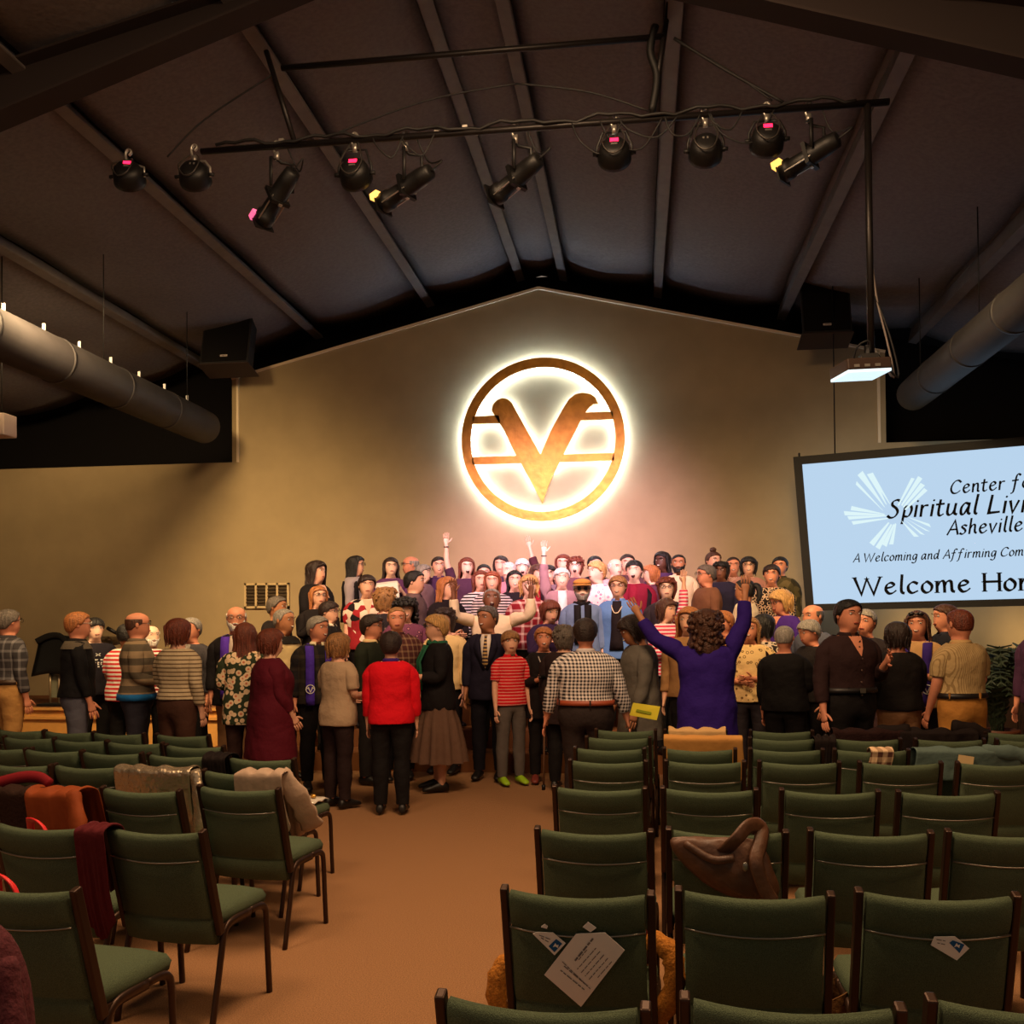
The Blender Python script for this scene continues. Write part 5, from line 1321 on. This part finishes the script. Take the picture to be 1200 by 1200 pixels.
            for q in range(5):
                g = MB(); t = 2*PI*q/5+.5; a_, bf_, bb_ = interp(TOR, 1.035); g.box((a_*fat*math.cos(t)*1.16, (bb_ if math.sin(t) > 0 else bf_)*fat*math.sin(t)*1.28, 1.035), (.012, .012, .05)); g.build('belt_loop', bm_, be, smooth=False)
        elif kind == 'cap':
            rows = []
            for i in range(6):
                f = i/5; rows.append([FT(V((math.sin(t)*(.086+.012*math.sin(PI*f))*math.sqrt(max(0.02, 1-((1-f)*.98)**2)), -math.cos(t)*(.105+.012*math.sin(PI*f))*math.sqrt(max(.02, 1-((1-f)*.98)**2)), .243-.068*f))) for t in [2*PI*j/20 for j in range(20)]])
            g = MB(); g.loft(rows, True, False); co = g.build('flat_cap', cloth(e[1]), P, sub=1, solid=.004)
            g = MB(); g.grid([[FT(V((math.sin(t)*r_, -math.cos(t)*r_*1.12-(.012 if r_ > .1 else 0), .176-(r_-.08)*.35))) for t in [-.9+1.8*j/10 for j in range(11)]] for r_ in (.086, .105, .128)]); g.build('cap_brim', cloth(e[1]), co, solid=.006)
        elif kind == 'headglasses':
            g = MB(); 
            for s in (-1, 1): g.ell(FT((s*.033, -.088, .205)), (.03, .012, .018), HM, 10, 6)
            g.tube([FT((-.06, -.07, .205)), FT((0, -.095, .207)), FT((.06, -.07, .205))], .004, 6); g.build('sunglasses', mat('spectacles_sun', (14, 12, 12), .3, .2), P)
        elif kind == 'bracelet':
            A = AR[e[1]]; g = MB(); c_ = A[3]-A[5]*.03; q = A[5].to_track_quat('Z', 'Y')
            g.tube([c_+q @ V((.034*math.cos(2*PI*i/12), .034*math.sin(2*PI*i/12), 0)) for i in range(13)], .006, 6); g.build('bracelet', mat('bracelet_dark', (40, 36, 34), .4), P)
        elif kind == 'print':                             # white lettering and a small mark on a T-shirt
            g = MB()
            c_ = front(.0, 1.33, .010)
            for s in (-1, 1): g.tube([c_+V((s*.024, 0, .013)), c_+V((s*.008, 0, .006)), c_+V((s*.008, 0, -.006)), c_+V((s*.024, 0, -.013))], .004, 5)
            for zz0, hh, ws in ((1.235, .035, (.026, .02, .028, .02, .026)), (1.20, .012, (.05, .03, .05)), (1.275, .014, (.06, .05))):
                x = -sum(ws)/2-.004*len(ws)
                for w_ in ws:
                    c2 = front(x+w_/2, zz0, .012); g.box(c2, (w_*.3, .004, hh)); g.box(c2+V((w_*.25, 0, hh*.3)), (w_*.5, .004, hh*.3)); g.box(c2+V((w_*.25, 0, -hh*.3)), (w_*.4, .004, hh*.25)); x += w_+.008
            g.build('shirt_print', mat('white_print', (225, 222, 215), .7), sh, smooth=False)
        elif kind == 'buttons':
            for z in (1.37, 1.28, 1.19, 1.10, 1.0):
                g = MB(); c_ = front(0, z, .008); g.ell(c_, (.008, .004, .008), None, 8, 4); g.build('button', mat('button_%d' % e[1][0], e[1], .3), sh)
        elif kind == 'yoke':
            zs2 = [1.385, 1.435, 1.46]; g = MB(); g.loft([ring(z, .034) for z in zs2], False, False); g.build('yoke', cloth(e[1]), sh, sub=1)
        elif kind == 'undershirt':
            g = MB(); g.loft([ring(z, .022, .012) for z in (e[2], e[2]+.06)], False, False); g.build('shirt_tail', cloth(e[1]), P, solid=.003)
        elif kind == 'vest':
            g = MB(); z_ = [hem-.02, 1.0, 1.08, 1.16, 1.25, 1.32]; rr = [ring(z, .036, .016 if z < 1.2 else .003) for z in z_]
            for side_ in (0, 1):
                P_ = [[r[(12+q) % 16] for q in ((2, 3, 4, 5, 6, 7, 8) if side_ else (-2, -3, -4, -5, -6, -7, -8))] for r in rr]; P_ += [[ring(1.40, .034)[(12+q) % 16] for q in ((1.5, 2, 2, 6, 6, 7, 8) if False else ((2, 2, 2, 6, 6, 7, 8) if side_ else (-2, -2, -2, -6, -6, -7, -8)))]]
                g.grid(P_)
            g.build('vest', cloth(e[1]), P, solid=.005)
    return P
def torso_mesh_simple(g, zs, off, ring):
    rings = [ring(z, off) for z in zs]; base = len(g.v); n = NS
    for r in rings: g.v += [tuple(p) for p in r]
    for i in range(len(rings)-1):
        for j in range(n): g.f.append((base+i*n+j, base+i*n+(j+1) % n, base+(i+1)*n+(j+1) % n, base+(i+1)*n+j)); g.m.append(0)
    return rings, base, None
KH = (176, 130, 74); JEAN = (52, 54, 66); BLK = (22, 19, 20); DRK = (34, 28, 28)
PU = (64, 34, 132)
T_ = lambda c, *a: ('trousers', c)+a
SH_BENT = ((.10, .0, -1), (-.35, .9, -.15))
p = person
# --- left, in front of the stage
p(10, 712, 9.2, 118, 'man in dark grey plaid shirt and khaki trousers at the far left edge', ('short', 'salt'), 'red', (58, 54, 56), ('plaid', (120, 116, 118), 2.2), hem=1.0, bottom=T_(KH), arms=('down', ((.1, .2, -1), (.0, .35, -1))), fat=1.18, glasses='dark', extra=(('belt', (60, 40, 26)), ('collar', (58, 54, 56))))
p(92, 715, 8.9, 92, 'blond man in black fleece with grey shoulders, jeans and white glasses', ('short', 'ginger'), 'red', (20, 18, 20), hem=.92, bottom=T_((92, 92, 104)), arms=(((.12, .12, -1), (.05, .3, -1)), ((.12, .1, -1), (.0, .3, -1))), fat=1.15, glasses='pale', extra=(('yoke', (92, 82, 70)), ('collar', (30, 26, 26))))
p(111, 722, 10.0, 14, 'boy with dark hair in black T-shirt with white print, at left', ('fringe', 'black'), 'pale', (26, 22, 30), sleeve='short', bottom=T_(BLK), extra=(('print',),))
p(162, 715, 8.95, 88, 'balding man in broad grey and tan striped sweater over blue shirt', ('bald', 'brown'), 'red', (92, 82, 68), ('hstripe', (150, 128, 100), 2.6), hem=.95, bottom=T_((48, 46, 56)), arms=(SH_BENT, SH_BENT), fat=1.22, glasses='dark', extra=(('undershirt', (30, 104, 168), .90), ('collar', (110, 96, 78))))
p(149, 729, 9.7, 150, 'dark-haired person in red and white striped shirt behind the sweater man', ('short', 'black'), 'tan', (196, 40, 44), ('hstripe', (224, 214, 204), .9), sleeve='short', bottom=T_(BLK), fat=1.2, arms=('bent', 'bent'))
p(177, 731, 10.25, 20, 'white-bearded man mostly hidden behind the sweater man', ('bald', 'white'), 'pale', (150, 30, 36), ('hstripe', (220, 210, 200), .9), sleeve='short', bottom=T_(BLK), beard='white')
p(209, 723, 8.45, 138, 'woman with brown bob in tan and white striped sweater seen from behind', ('bob', 'auburn'), 'fair', (196, 176, 142), ('pin', (104, 84, 62), .75), hem=.98, bottom=T_((70, 44, 34)), arms=(((.16, -.05, -1), (.0, .3, -1)), 'bent'), fat=1.12)
p(224, 722, 9.8, -35, 'grey-haired man in dark jacket pointing a finger to the left', ('short', 'grey'), 'red', (60, 56, 60), bottom=T_(BLK), arms=(((.1, .5, -.8), (.5, .9, .2)), 'down'), extra=(('open', (120, 112, 104)),))
p(277, 708, 9.4, -6, 'white-bearded man in dark suit jacket with a purple stole', ('bald', 'white'), 'red', (24, 20, 22), hem=.78, bottom=T_((170, 128, 92)), arms=(((.14, .04, -1), (.02, .25, -1)), 'down'), fat=1.12, beard='white', glasses='dark', extra=(('open', (190, 170, 160)), ('stole', (84, 48, 168), 1)))
p(287, 728, 8.75, 172, 'long-haired woman in bright floral blouse seen from behind', ('longer', 'auburn'), 'fair', (52, 62, 42), ('bloom', (214, 120, 84), 1.0, (236, 206, 166)), hem=.74, sleeve='threeq', bottom=T_((60, 40, 36)), arms=('down', 'bent'), fat=1.05)
p(318, 735, 8.25, 105, 'large woman in long maroon velvet coat, seen from the side', ('bob', 'auburn'), 'fair', (84, 14, 30), hem=.50, bottom=T_(BLK), arms=(((.15, .1, -1), (-.1, .5, -.8)), ((.15, .1, -1), (-.1, .5, -.8))), fat=1.42, bust=.04)
p(325, 697, 10.6, 60, 'grey-haired man in dark jacket on the lowest step at left', ('short', 'salt'), 'tan', (30, 24, 24), bottom=T_(BLK), fat=1.1)
p(333, 711, 9.75, 52, 'smiling grey-haired man in cream and black jacket behind the velvet coat', ('buzz', 'grey'), 'tan', (216, 190, 140), bottom=T_(BLK), face='smile', extra=(('yoke', (30, 26, 24)),))
p(371, 656, 11.6, 50, 'woman with dark long wavy hair in black cardigan, upper left of the crowd', ('wavy', 'dark'), 'fair', (22, 18, 20), fat=1.25, bust=.03, arms=('fold', 'down'), extra=(('vneck', None),))
p(373, 685, 11.0, 18, 'woman with long straight blonde hair in black top, left steps', ('long', 'ginger'), 'fair', (26, 20, 20), bust=.02, arms=('chest', 'down'), glasses='dark')
p(386, 703, 10.6, 58, 'woman with short dark hair, glasses and white collar, left steps', ('pixie', 'dark'), 'fair', (26, 22, 22), glasses='dark', extra=(('collar', (226, 214, 190)),))
p(373, 720, 9.25, 8, 'grey-haired man with purple stole bearing a white round logo', ('short', 'grey'), 'red', (24, 20, 24), ('plaid', (50, 42, 34), 3.), hy=34, hem=.86, bottom=T_(BLK), face='smile', extra=(('collar', (220, 205, 170)), ('stole', (72, 46, 160), -1)))
p(397, 740, 8.4, 130, 'woman with blonde bob in beige short-sleeved blouse seen from behind', ('bob', 'sandy'), 'fair', (176, 150, 122), hem=.82, sleeve='short', bottom=T_((40, 26, 26)), arms=('bent', SH_BENT), bust=.02)
p(417, 650, 12.15, 68, 'woman with long black hair and grey sleeves, top left of the crowd', ('longer', 'black'), 'fair', (150, 138, 142), glasses='dark', sleeve='long', face='smile', extra=(('vest', (24, 20, 24)),))
p(430, 672, 11.3, 4, 'large woman in red, black and white patterned top with bare neckline', ('pixie', 'dark'), 'fair', (150, 34, 40), ('patch', (222, 200, 180), 1.6, (28, 22, 24)), sleeve='short', fat=1.3, bust=.04, extra=(('vneck', None),))
p(458, 652, 12.35, 8, 'woman with long straight brown hair in purple top, back row', ('longer', 'dark'), 'pale', (92, 52, 92), arms=('chest', 'chest'))
p(481, 650, 12.75, -75, 'balding grey-haired man in profile, back row left', ('bald', 'grey'), 'red', (110, 84, 96), glasses='dark')
p(452, 687, 10.79, 118, 'person with short curly grey-blond hair turned away, left steps', ('curly', 'sandy'), 'fair', (40, 34, 40), ('floral', (150, 130, 120), 1.2, (70, 60, 60)), glasses='dark')
p(486, 667, 11.35, 72, 'young man with thick dark hair in mauve jacket, in profile', ('short', 'black'), 'fair', (106, 84, 88), extra=(('collar', (96, 74, 78)),))
p(496, 660, 12.2, 60, 'white-haired woman behind the young man in mauve', ('pixie', 'grey'), 'pale', (120, 92, 100))
p(514, 651, 12.55, 4, 'smiling dark-haired man in purple shirt, back row', ('short', 'dark'), 'fair', (74, 46, 78), face='smile', extra=(('collar', (74, 46, 78)),))
p(524, 675, 11.2, 38, 'woman with long wavy strawberry blonde hair in black top', ('wavy', 'ginger'), 'fair', (26, 18, 24), arms=('clasp', 'clasp'), face='smile', extra=(('collar', (30, 22, 28)),))
p(475, 700, 10.57, 8, 'woman with curly black hair in pink floral top, left steps', ('bigcurly', 'black'), 'fair', (110, 60, 84), ('floral', (170, 110, 120), 1., (60, 36, 50)), face='smile')
p(465, 709, 9.98, 2, 'large bald man in brown plaid shirt', ('buzz', 'sandy'), 'red', (70, 34, 30), ('plaid', (130, 100, 76), 1.6), fat=1.3, bottom=T_(BLK), extra=(('collar', (70, 34, 30)),))
p(436, 718, 9.65, 62, 'woman with short dark hair and glasses in dark green with cream collar', ('pixie', 'dark'), 'red', (32, 36, 26), fat=1.1, glasses='dark', extra=(('collar', (216, 190, 140)),))
p(458, 738, 8.17, 172, 'woman in bright red jacket and black trousers seen from behind', ('pixie', 'dark'), 'fair', (216, 16, 32), hem=.86, bottom=T_(BLK), arms=('down', 'down'), fat=1.14, extra=(('collar', (60, 32, 110)),), h=.0)
p(511, 718, 9.3, -80, 'blonde woman with green scarf over black top and long pleated skirt', ('pixie', 'blond'), 'fair', (24, 20, 22), hem=.80, bottom=('longskirt', (104, 78, 64)), arms=(((.12, .05, -1), (.0, .3, -1)), 'bent'), fat=1.12, glasses='dark', bust=.02, extra=(('scarf', (38, 96, 70)),))
p(521, 711, 10.38, -25, 'dark-haired woman in cream jacket with patterned scarf, behind the skirt', ('curly', 'dark'), 'fair', (220, 190, 130), bottom=T_(BLK), arms=('bent', 'down'), extra=(('open', (60, 46, 44), 'leopard', (190, 160, 130), .8),))
# --- centre back rows
p(547, 652, 12.3, 6, 'laughing woman with dark red fringe raising a bare arm, back row', ('longer', 'auburn'), 'pale', (70, 40, 62), sleeve='short', face='open', arms=(((.30, .05, 1), (.02, .02, 1)), 'down'), roll=(90, 0), extra=(('bracelet', 0),))
p(567, 660, 12.6, 0, 'black-haired person almost hidden, back row left of centre', ('short', 'black'), 'fair', (50, 40, 50))
p(563, 667, 11.75, 10, 'red-haired woman in black and white striped top, left of pair', ('long', 'auburn'), 'fair', (30, 26, 30), ('hstripe', (214, 204, 204), .8))
p(577, 668, 11.52, -4, 'laughing red-haired woman in striped top, right of pair', ('long', 'red'), 'fair', (40, 30, 34), ('hstripe', (206, 190, 190), .7), face='smile')
p(587, 650, 13.0, -10, 'dark long-haired person at the top behind the red-haired women', ('long', 'dark'), 'fair', (60, 40, 56))
p(596, 657, 12.38, -30, 'pale bald man peeking over the cream shirt, back row', ('buzz', 'white'), 'pale', (180, 120, 130))
p(603, 667, 11.85, 4, 'smiling woman with dark hair in black scarf, centre', ('long', 'black'), 'fair', (24, 18, 22), face='smile')
p(612, 653, 12.8, 2, 'elderly white-haired man at the centre of the back row', ('fringe', 'white'), 'pale', (150, 120, 130), face='open')
p(576, 688, 10.78, 2, 'dark-skinned grey-haired man in cream shirt with both arms raised', ('buzz', 'grey'), 'brown', (226, 204, 170), fat=1.12, arms=('goal', 'goal'), roll=(90, 90), hp=-12, face='open')
p(571, 708, 10.0, -12, 'man in navy suit with white shirt and striped tie', ('short', 'salt'), 'tan', (30, 26, 42), hy=-24, hem=.80, bottom=T_((22, 20, 28)), fat=1.0, sw=1.0, face='smile', extra=(('jacketfront', (236, 222, 200), ((60, 50, 60), 'hstripe', (196, 160, 100), .7)),))
p(598, 737, 9.72, 22, 'boy in red striped polo shirt, grey trousers and green shoes', ('fringe', 'sandy'), 'fair', (212, 24, 36), ('pin', (230, 150, 140), .7), sleeve='short', hem=.90, bottom=T_((92, 84, 80)), hs=1.12, hy=-14, fat=.92, sw=.92, shoes=(150, 190, 30), extra=(('collar', (212, 24, 36)),))
p(620, 672, 11.25, 2, 'smiling woman with blonde bob in red plaid shirt, centre', ('bob', 'blond'), 'pale', (130, 26, 36), ('plaid', (214, 180, 170), 2.2), face='smile', bust=.03, extra=(('vneck', None), ('necklace', (60, 40, 30))))
p(630, 660, 12.1, 22, 'brown-haired woman with red scarf behind the blonde bob', ('bob', 'brown'), 'fair', (50, 30, 36), face='smile', extra=(('scarf', (170, 30, 50)),))
p(660, 648, 12.8, -4, 'red-haired person at the back raising an arm in a dark sleeve', ('long', 'auburn'), 'fair', (70, 34, 40), sleeve='threeq', arms=(((.75, .0, .75), (.25, .0, 1)), 'down'), roll=(90, 0))
p(643, 661, 12.42, 0, 'woman with black fringe behind the raised arms', ('bob', 'black'), 'fair', (110, 90, 96), glasses='dark')
p(658, 664, 11.65, 4, 'white-haired woman in mauve cardigan with raised arm and bracelet', ('pixie', 'white'), 'pale', (150, 116, 120), sleeve='threeq', arms=(((.12, .02, 1), (-.02, .02, 1)), 'down'), roll=(90, 0), face='smile', extra=(('open', (226, 214, 210)), ('bracelet', 0)))
p(674, 651, 12.35, -4, 'woman with curly brown hair and glasses singing, back row', ('curly', 'auburn'), 'pale', (96, 60, 66), glasses='dark', face='open')
p(697, 650, 12.85, 10, 'dark-haired man hidden at the very back, right of centre', ('short', 'black'), 'fair', (30, 24, 28))
p(699, 656, 11.85, -48, 'blonde woman in white floral blouse turned to the left', ('pixie', 'blond'), 'pale', (236, 216, 214), ('floral', (236, 220, 220), 1., (200, 130, 160)), bust=.02)
p(682, 677, 11.05, 2, 'man with tan flat cap, sunglasses and grey beard in blue shirt', ('short', 'grey'), 'pale', (110, 130, 168), beard='grey', glasses='sun', fat=1.08, extra=(('cap', (196, 140, 70)), ('scarf', (26, 22, 24))))
p(645, 702, 10.65, 24, 'woman with brown bob and fringe looking down, centre', ('bob', 'auburn'), 'fair', (46, 28, 58), hp=14, arms=('chest', 'down'))
p(637, 733, 9.85, 2, 'elderly ginger-haired woman in black with a necklace, holding a cane', ('pixie', 'ginger'), 'red', (26, 20, 20), hem=.72, bottom=T_((24, 20, 20)), arms=(((.14, .1, -1), (-.62, .7, .22)), ((.14, .1, -1), (-.62, .7, .22))), face='smile', fat=.95, sw=.92, extra=(('necklace', (190, 180, 170)),), shoes=(120, 50, 40))
p(661, 731, 9.45, 165, 'person with curly grey-brown hair facing away, beside the cane', ('curly', 'salt'), 'fair', (44, 30, 30), hem=.7, bottom=T_(BLK))
p(686, 722, 7.85, 176, 'broad man in black and white gingham shirt with brown belt, from behind', ('short', 'dark'), 'red', (232, 222, 218), ('gingham', (34, 26, 32), .72), hem=1.03, bottom=T_((44, 34, 32)), fat=1.34, sw=1.10, arms=(((.34, .05, -1), (.22, .25, -1)), ((.34, .05, -1), (.25, .2, -1))), extra=(('belt', (150, 66, 36)), ('collar', (200, 190, 190))))
# --- right half of the crowd
p(724, 673, 11.1, -8, 'smiling woman with glasses in light blue jacket and bead necklace', ('pixie', 'sandy'), 'fair', (96, 134, 196), hem=.8, face='smile', glasses='dark', bust=.03, fat=1.1, extra=(('open', (34, 26, 30)), ('necklace', (226, 206, 180)), ('collar', (96, 134, 196))))
p(721, 653, 12.45, 30, 'pale bald man at the back, behind the blue jacket', ('bald', 'white'), 'pale', (190, 150, 150))
p(735, 648, 12.8, 6, 'dark-haired man at the top of the back row, right of centre', ('short', 'dark'), 'fair', (90, 60, 66))
p(743, 655, 11.95, -8, 'woman with short black hair singing in maroon shirt', ('pixie', 'black'), 'pale', (120, 20, 44), face='open', extra=(('open', (130, 22, 46)), ('vest', (34, 22, 28))))
p(762, 661, 12.25, -68, 'strawberry blonde child in profile behind the redhead', ('bob', 'ginger'), 'pale', (90, 50, 70), hs=1.05)
p(776, 645, 12.7, -28, 'smiling dark-skinned woman with long black hair, back row', ('longer', 'black'), 'dark', (70, 44, 80), face='smile')
p(795, 648, 12.3, -4, 'tan-skinned man with goatee in cream polo shirt, back row', ('buzz', 'black'), 'tan', (226, 200, 168), fat=1.1, beard='black', extra=(('collar', (226, 200, 168)),))
p(781, 675, 11.2, 2, 'woman with short red curly hair and glasses in dark grey', ('curly', 'auburn'), 'pale', (50, 40, 48), glasses='dark', extra=(('open', (214, 200, 196)),))
p(827, 660, 11.6, -62, 'grey-haired man with glasses in brown T-shirt looking left', ('short', 'salt'), 'red', (116, 76, 56), sleeve='long', fat=1.22, glasses='dark')
p(836, 645, 12.9, 30, 'person with a topknot bun at the back', ('bun', 'brown'), 'fair', (90, 70, 60))
p(845, 657, 12.2, -12, 'dark-skinned woman with curly black hair and glasses', ('curly', 'black'), 'brown', (40, 36, 60), glasses='dark', bust=.02)
p(859, 651, 12.55, 2, 'smiling man with receding hair in pinkish shirt, back row right', ('buzz', 'dark'), 'red', (206, 160, 150), ('floral', (220, 180, 170), 1., (150, 90, 90)), face='smile')
p(877, 651, 12.3, 2, 'woman with straight dark hair and dark glasses, back row right', ('bob', 'black'), 'fair', (170, 120, 108), glasses='dark', face='smile')
p(872, 677, 11.2, -105, 'woman with dark ponytail in white sleeveless top, turned away', ('pony', 'black'), 'tan', (230, 208, 176), sleeve='none')
p(904, 660, 11.75, -5, 'smiling woman with short dark hair in leopard print top', ('pixie', 'dark'), 'red', (190, 160, 130), ('leopard', (34, 26, 22), .7), face='smile', fat=1.1, bust=.02)
p(914, 651, 12.25, -14, 'dark-haired man in camouflage jacket at the right end of the back row', ('short', 'black'), 'red', (74, 66, 40), ('patch', (44, 40, 26), 1.3, (104, 90, 60)), fat=1.1, extra=(('collar', (60, 52, 34)),))
p(914, 690, 10.74, -48, 'blonde wavy-haired woman with glasses in purple shirt looking down', ('bob', 'blond'), 'red', (66, 34, 122), glasses='dark', hp=12, extra=(('vneck', None),))
p(952, 706, 10.36, -42, 'bald grey-haired man in blue-grey shirt near the screen corner', ('bald', 'salt'), 'red', (80, 82, 96), face='smile', extra=(('collar', (80, 82, 96)),))
p(947, 725, 9.8, -52, 'elderly person with grey hair looking down left, in dark clothes', ('pixie', 'grey'), 'red', (32, 26, 26), hp=14, bottom=T_(BLK))
p(919, 731, 9.15, 168, 'person with short grey hair in black top seen from behind', ('buzz', 'grey'), 'red', (18, 15, 16), fat=1.2, bottom=T_(BLK), arms=('bent', 'down'))
p(878, 721, 9.62, -6, 'woman with long blond hair in cream floral blouse and dark vest', ('long', 'sandy'), 'red', (226, 190, 130), ('floral', (226, 190, 130), .9, (120, 90, 50)), sleeve='short', face='smile', arms=(((.2, .1, -1), (-.7, .6, -.1)), ((.25, .15, -1), (-.85, .5, .02))), bottom=T_((44, 38, 44)), extra=(('vest', (52, 24, 26)),))
p(895, 718, 10.0, 150, 'dark-haired person in black and white patterned top, turned away', ('bob', 'black'), 'fair', (200, 180, 160), ('leopard', (40, 32, 30), .9), bottom=T_(BLK))
p(827, 715, 8.2, 178, 'woman in loose purple tunic with both arms raised, from behind', ('bigcurly', 'brown'), 'tan', (44, 22, 110), hem=.50, fat=1.25, bottom=T_(BLK), arms=(((.42, .1, .85), (.05, .1, 1)), ((.85, .1, .42), (.55, .1, .9))), roll=(90, 90))
p(739, 720, 8.55, -72, 'woman with brown hair in grey cardigan holding a yellow paper', ('bob', 'dark'), 'tan', (100, 94, 86), hem=.62, fat=1.18, hp=24, arms=(((.1, .12, -1), (.05, .5, -.8)), ((.1, .12, -1), (.1, .35, -.9))), bottom=T_(BLK), face='smile')
p(781, 700, 10.58, 48, 'brown-haired girl in pink and white striped top', ('bob', 'brown'), 'fair', (214, 50, 84), ('hstripe', (232, 206, 206), .8), bottom=T_(BLK), arms=('bent', 'up'), roll=(0, 90))
p(807, 710, 9.55, -14, 'woman with wavy blonde hair behind the purple tunic', ('wavy', 'ginger'), 'fair', (150, 110, 70), bottom=T_(BLK))
p(847, 714, 10.35, -40, 'fair person with ginger hair behind the purple sleeve', ('pixie', 'ginger'), 'red', (150, 100, 60), bottom=T_(BLK))
p(994, 700, 8.15, 34, 'large man in black button shirt with one hand raised to his chest', ('short', 'black'), 'red', (46, 28, 28), hem=1.02, bottom=T_((20, 16, 16)), fat=1.22, sw=1.08, arms=(((.22, .02, -1), (.06, .25, -1)), ((.12, .2, -1), (-.25, .8, .55))), extra=(('vneck', None), ('collar', (40, 24, 24)), ('belt', (24, 20, 20)), ('buttons', (90, 70, 60))))
p(1014, 712, 9.8, -20, 'man in dark jacket mostly hidden behind the black button shirt', ('short', 'grey'), 'red', (40, 32, 34), bottom=T_((70, 48, 50)), fat=1.1)
p(1051, 727, 8.75, -150, 'person with dark bob in black jacket and khaki trousers, from behind', ('bob', 'dark'), 'red', (26, 21, 20), hem=.92, bottom=T_((168, 126, 90)), fat=1.16, arms=('bent', 'bent'))
p(1075, 714, 9.3, -8, 'woman with long hair, purple stole and sunglasses on her head', ('longer', 'brown'), 'red', (176, 136, 90), hem=.84, bottom=T_((30, 30, 44)), arms=('fold', 'fold'), face='smile', extra=(('headglasses',), ('stole', (50, 30, 108), 1)))
p(1107, 706, 9.75, -58, 'brown-haired man in dark jacket behind the striped tan shirt', ('short', 'brown'), 'red', (26, 26, 34), bottom=T_(BLK), extra=(('collar', (40, 40, 50)),))
p(1124, 711, 8.25, -138, 'man in striped tan short-sleeved shirt and khaki trousers, from behind', ('buzz', 'auburn'), 'red', (188, 160, 112), ('vstripe', (150, 124, 82), .45), hem=1.02, sleeve='short', bottom=T_((184, 126, 58)), fat=1.16, sw=1.04, arms=('bent', ((.16, .1, -1), (-.05, .45, -.9))), extra=(('belt', (26, 20, 18)), ('collar', (190, 156, 104))))
p(1224, 706, 8.9, -30, 'person in purple top cut off by the right edge', ('short', 'salt'), 'red', (74, 44, 70), bottom=T_((70, 76, 96)))

# ------------------------------------------------------------------ things in people's hands
c = at(454, 692, 12.03)
g = MB(); sw_, sh_ = .27, .2
t = tag(empty('framed_certificate', c, .1), 'white framed sheet held up among the crowd at upper left', 'picture frame')
g.box((0, 0, 0), (sw_-.02, .01, sh_-.02)); g.build('sheet', mat('paper', (220, 214, 205), .8), t, smooth=False)
for d_, sz_ in (((-sw_/2, 0, 0), (.018, .02, sh_)), ((sw_/2, 0, 0), (.018, .02, sh_)), ((0, 0, sh_/2), (sw_, .02, .018)), ((0, 0, -sh_/2), (sw_, .02, .018))):
    g = MB(); g.box(d_, sz_); g.build('frame_bar', mat('frame_white', (226, 220, 216), .5), t, smooth=False)
t.rotation_euler = (0, math.radians(-6), .1)
c0, c1 = at(640, 796, 9.5), at(637, 925, 9.45)
t = tag(empty('walking_cane', (c1.x, c1.y, 0)), 'thin dark walking cane held by the elderly woman in black', 'cane')
g = MB(); g.tube([(0, 0, .02), (.01, -.0, .45), (c0.x-c1.x, 0, c0.z)], .011, 8); g.build('shaft', mat('cane_wood', (120, 90, 70), .3, .3), t)
g = MB(); g.tube([(0, 0, 0), (0, 0, .05)], .018, 8); g.build('rubber_tip', BLACK, t)
g = MB(); g.tube(cat_rom([(c0.x-c1.x, 0, c0.z-.02), (c0.x-c1.x, -.02, c0.z+.02), (c0.x-c1.x-.03, -.05, c0.z+.03), (c0.x-c1.x-.05, -.09, c0.z+.02)], 4), .015, 8); g.build('handle', BLACK, t)
c = at(755, 831, 8.1)
g = MB(); g.add([(-.12, 0, -.05), (.1, .0, -.09), (.13, .01, .02), (-.09, .02, .05), (-.12, .006, -.05), (.1, .006, -.09), (.13, .016, .02), (-.09, .026, .05)], [(0, 1, 2, 3), (7, 6, 5, 4), (0, 4, 5, 1), (1, 5, 6, 2), (2, 6, 7, 3), (3, 7, 4, 0)])
o = g.build('yellow_paper', mat('yellow_paper', (222, 206, 44), .7), None, smooth=False); o.location = c; tag(o, 'bright yellow paper held low by the woman in grey cardigan', 'paper')
g = MB(); g.add([(-.07, -.003, -.02), (.05, -.003, -.045), (.06, -.002, -.025), (-.06, -.002, .0)], [(0, 1, 2, 3)]); g.build('printed_band', mat('print_green', (150, 160, 40), .8), o, smooth=False)
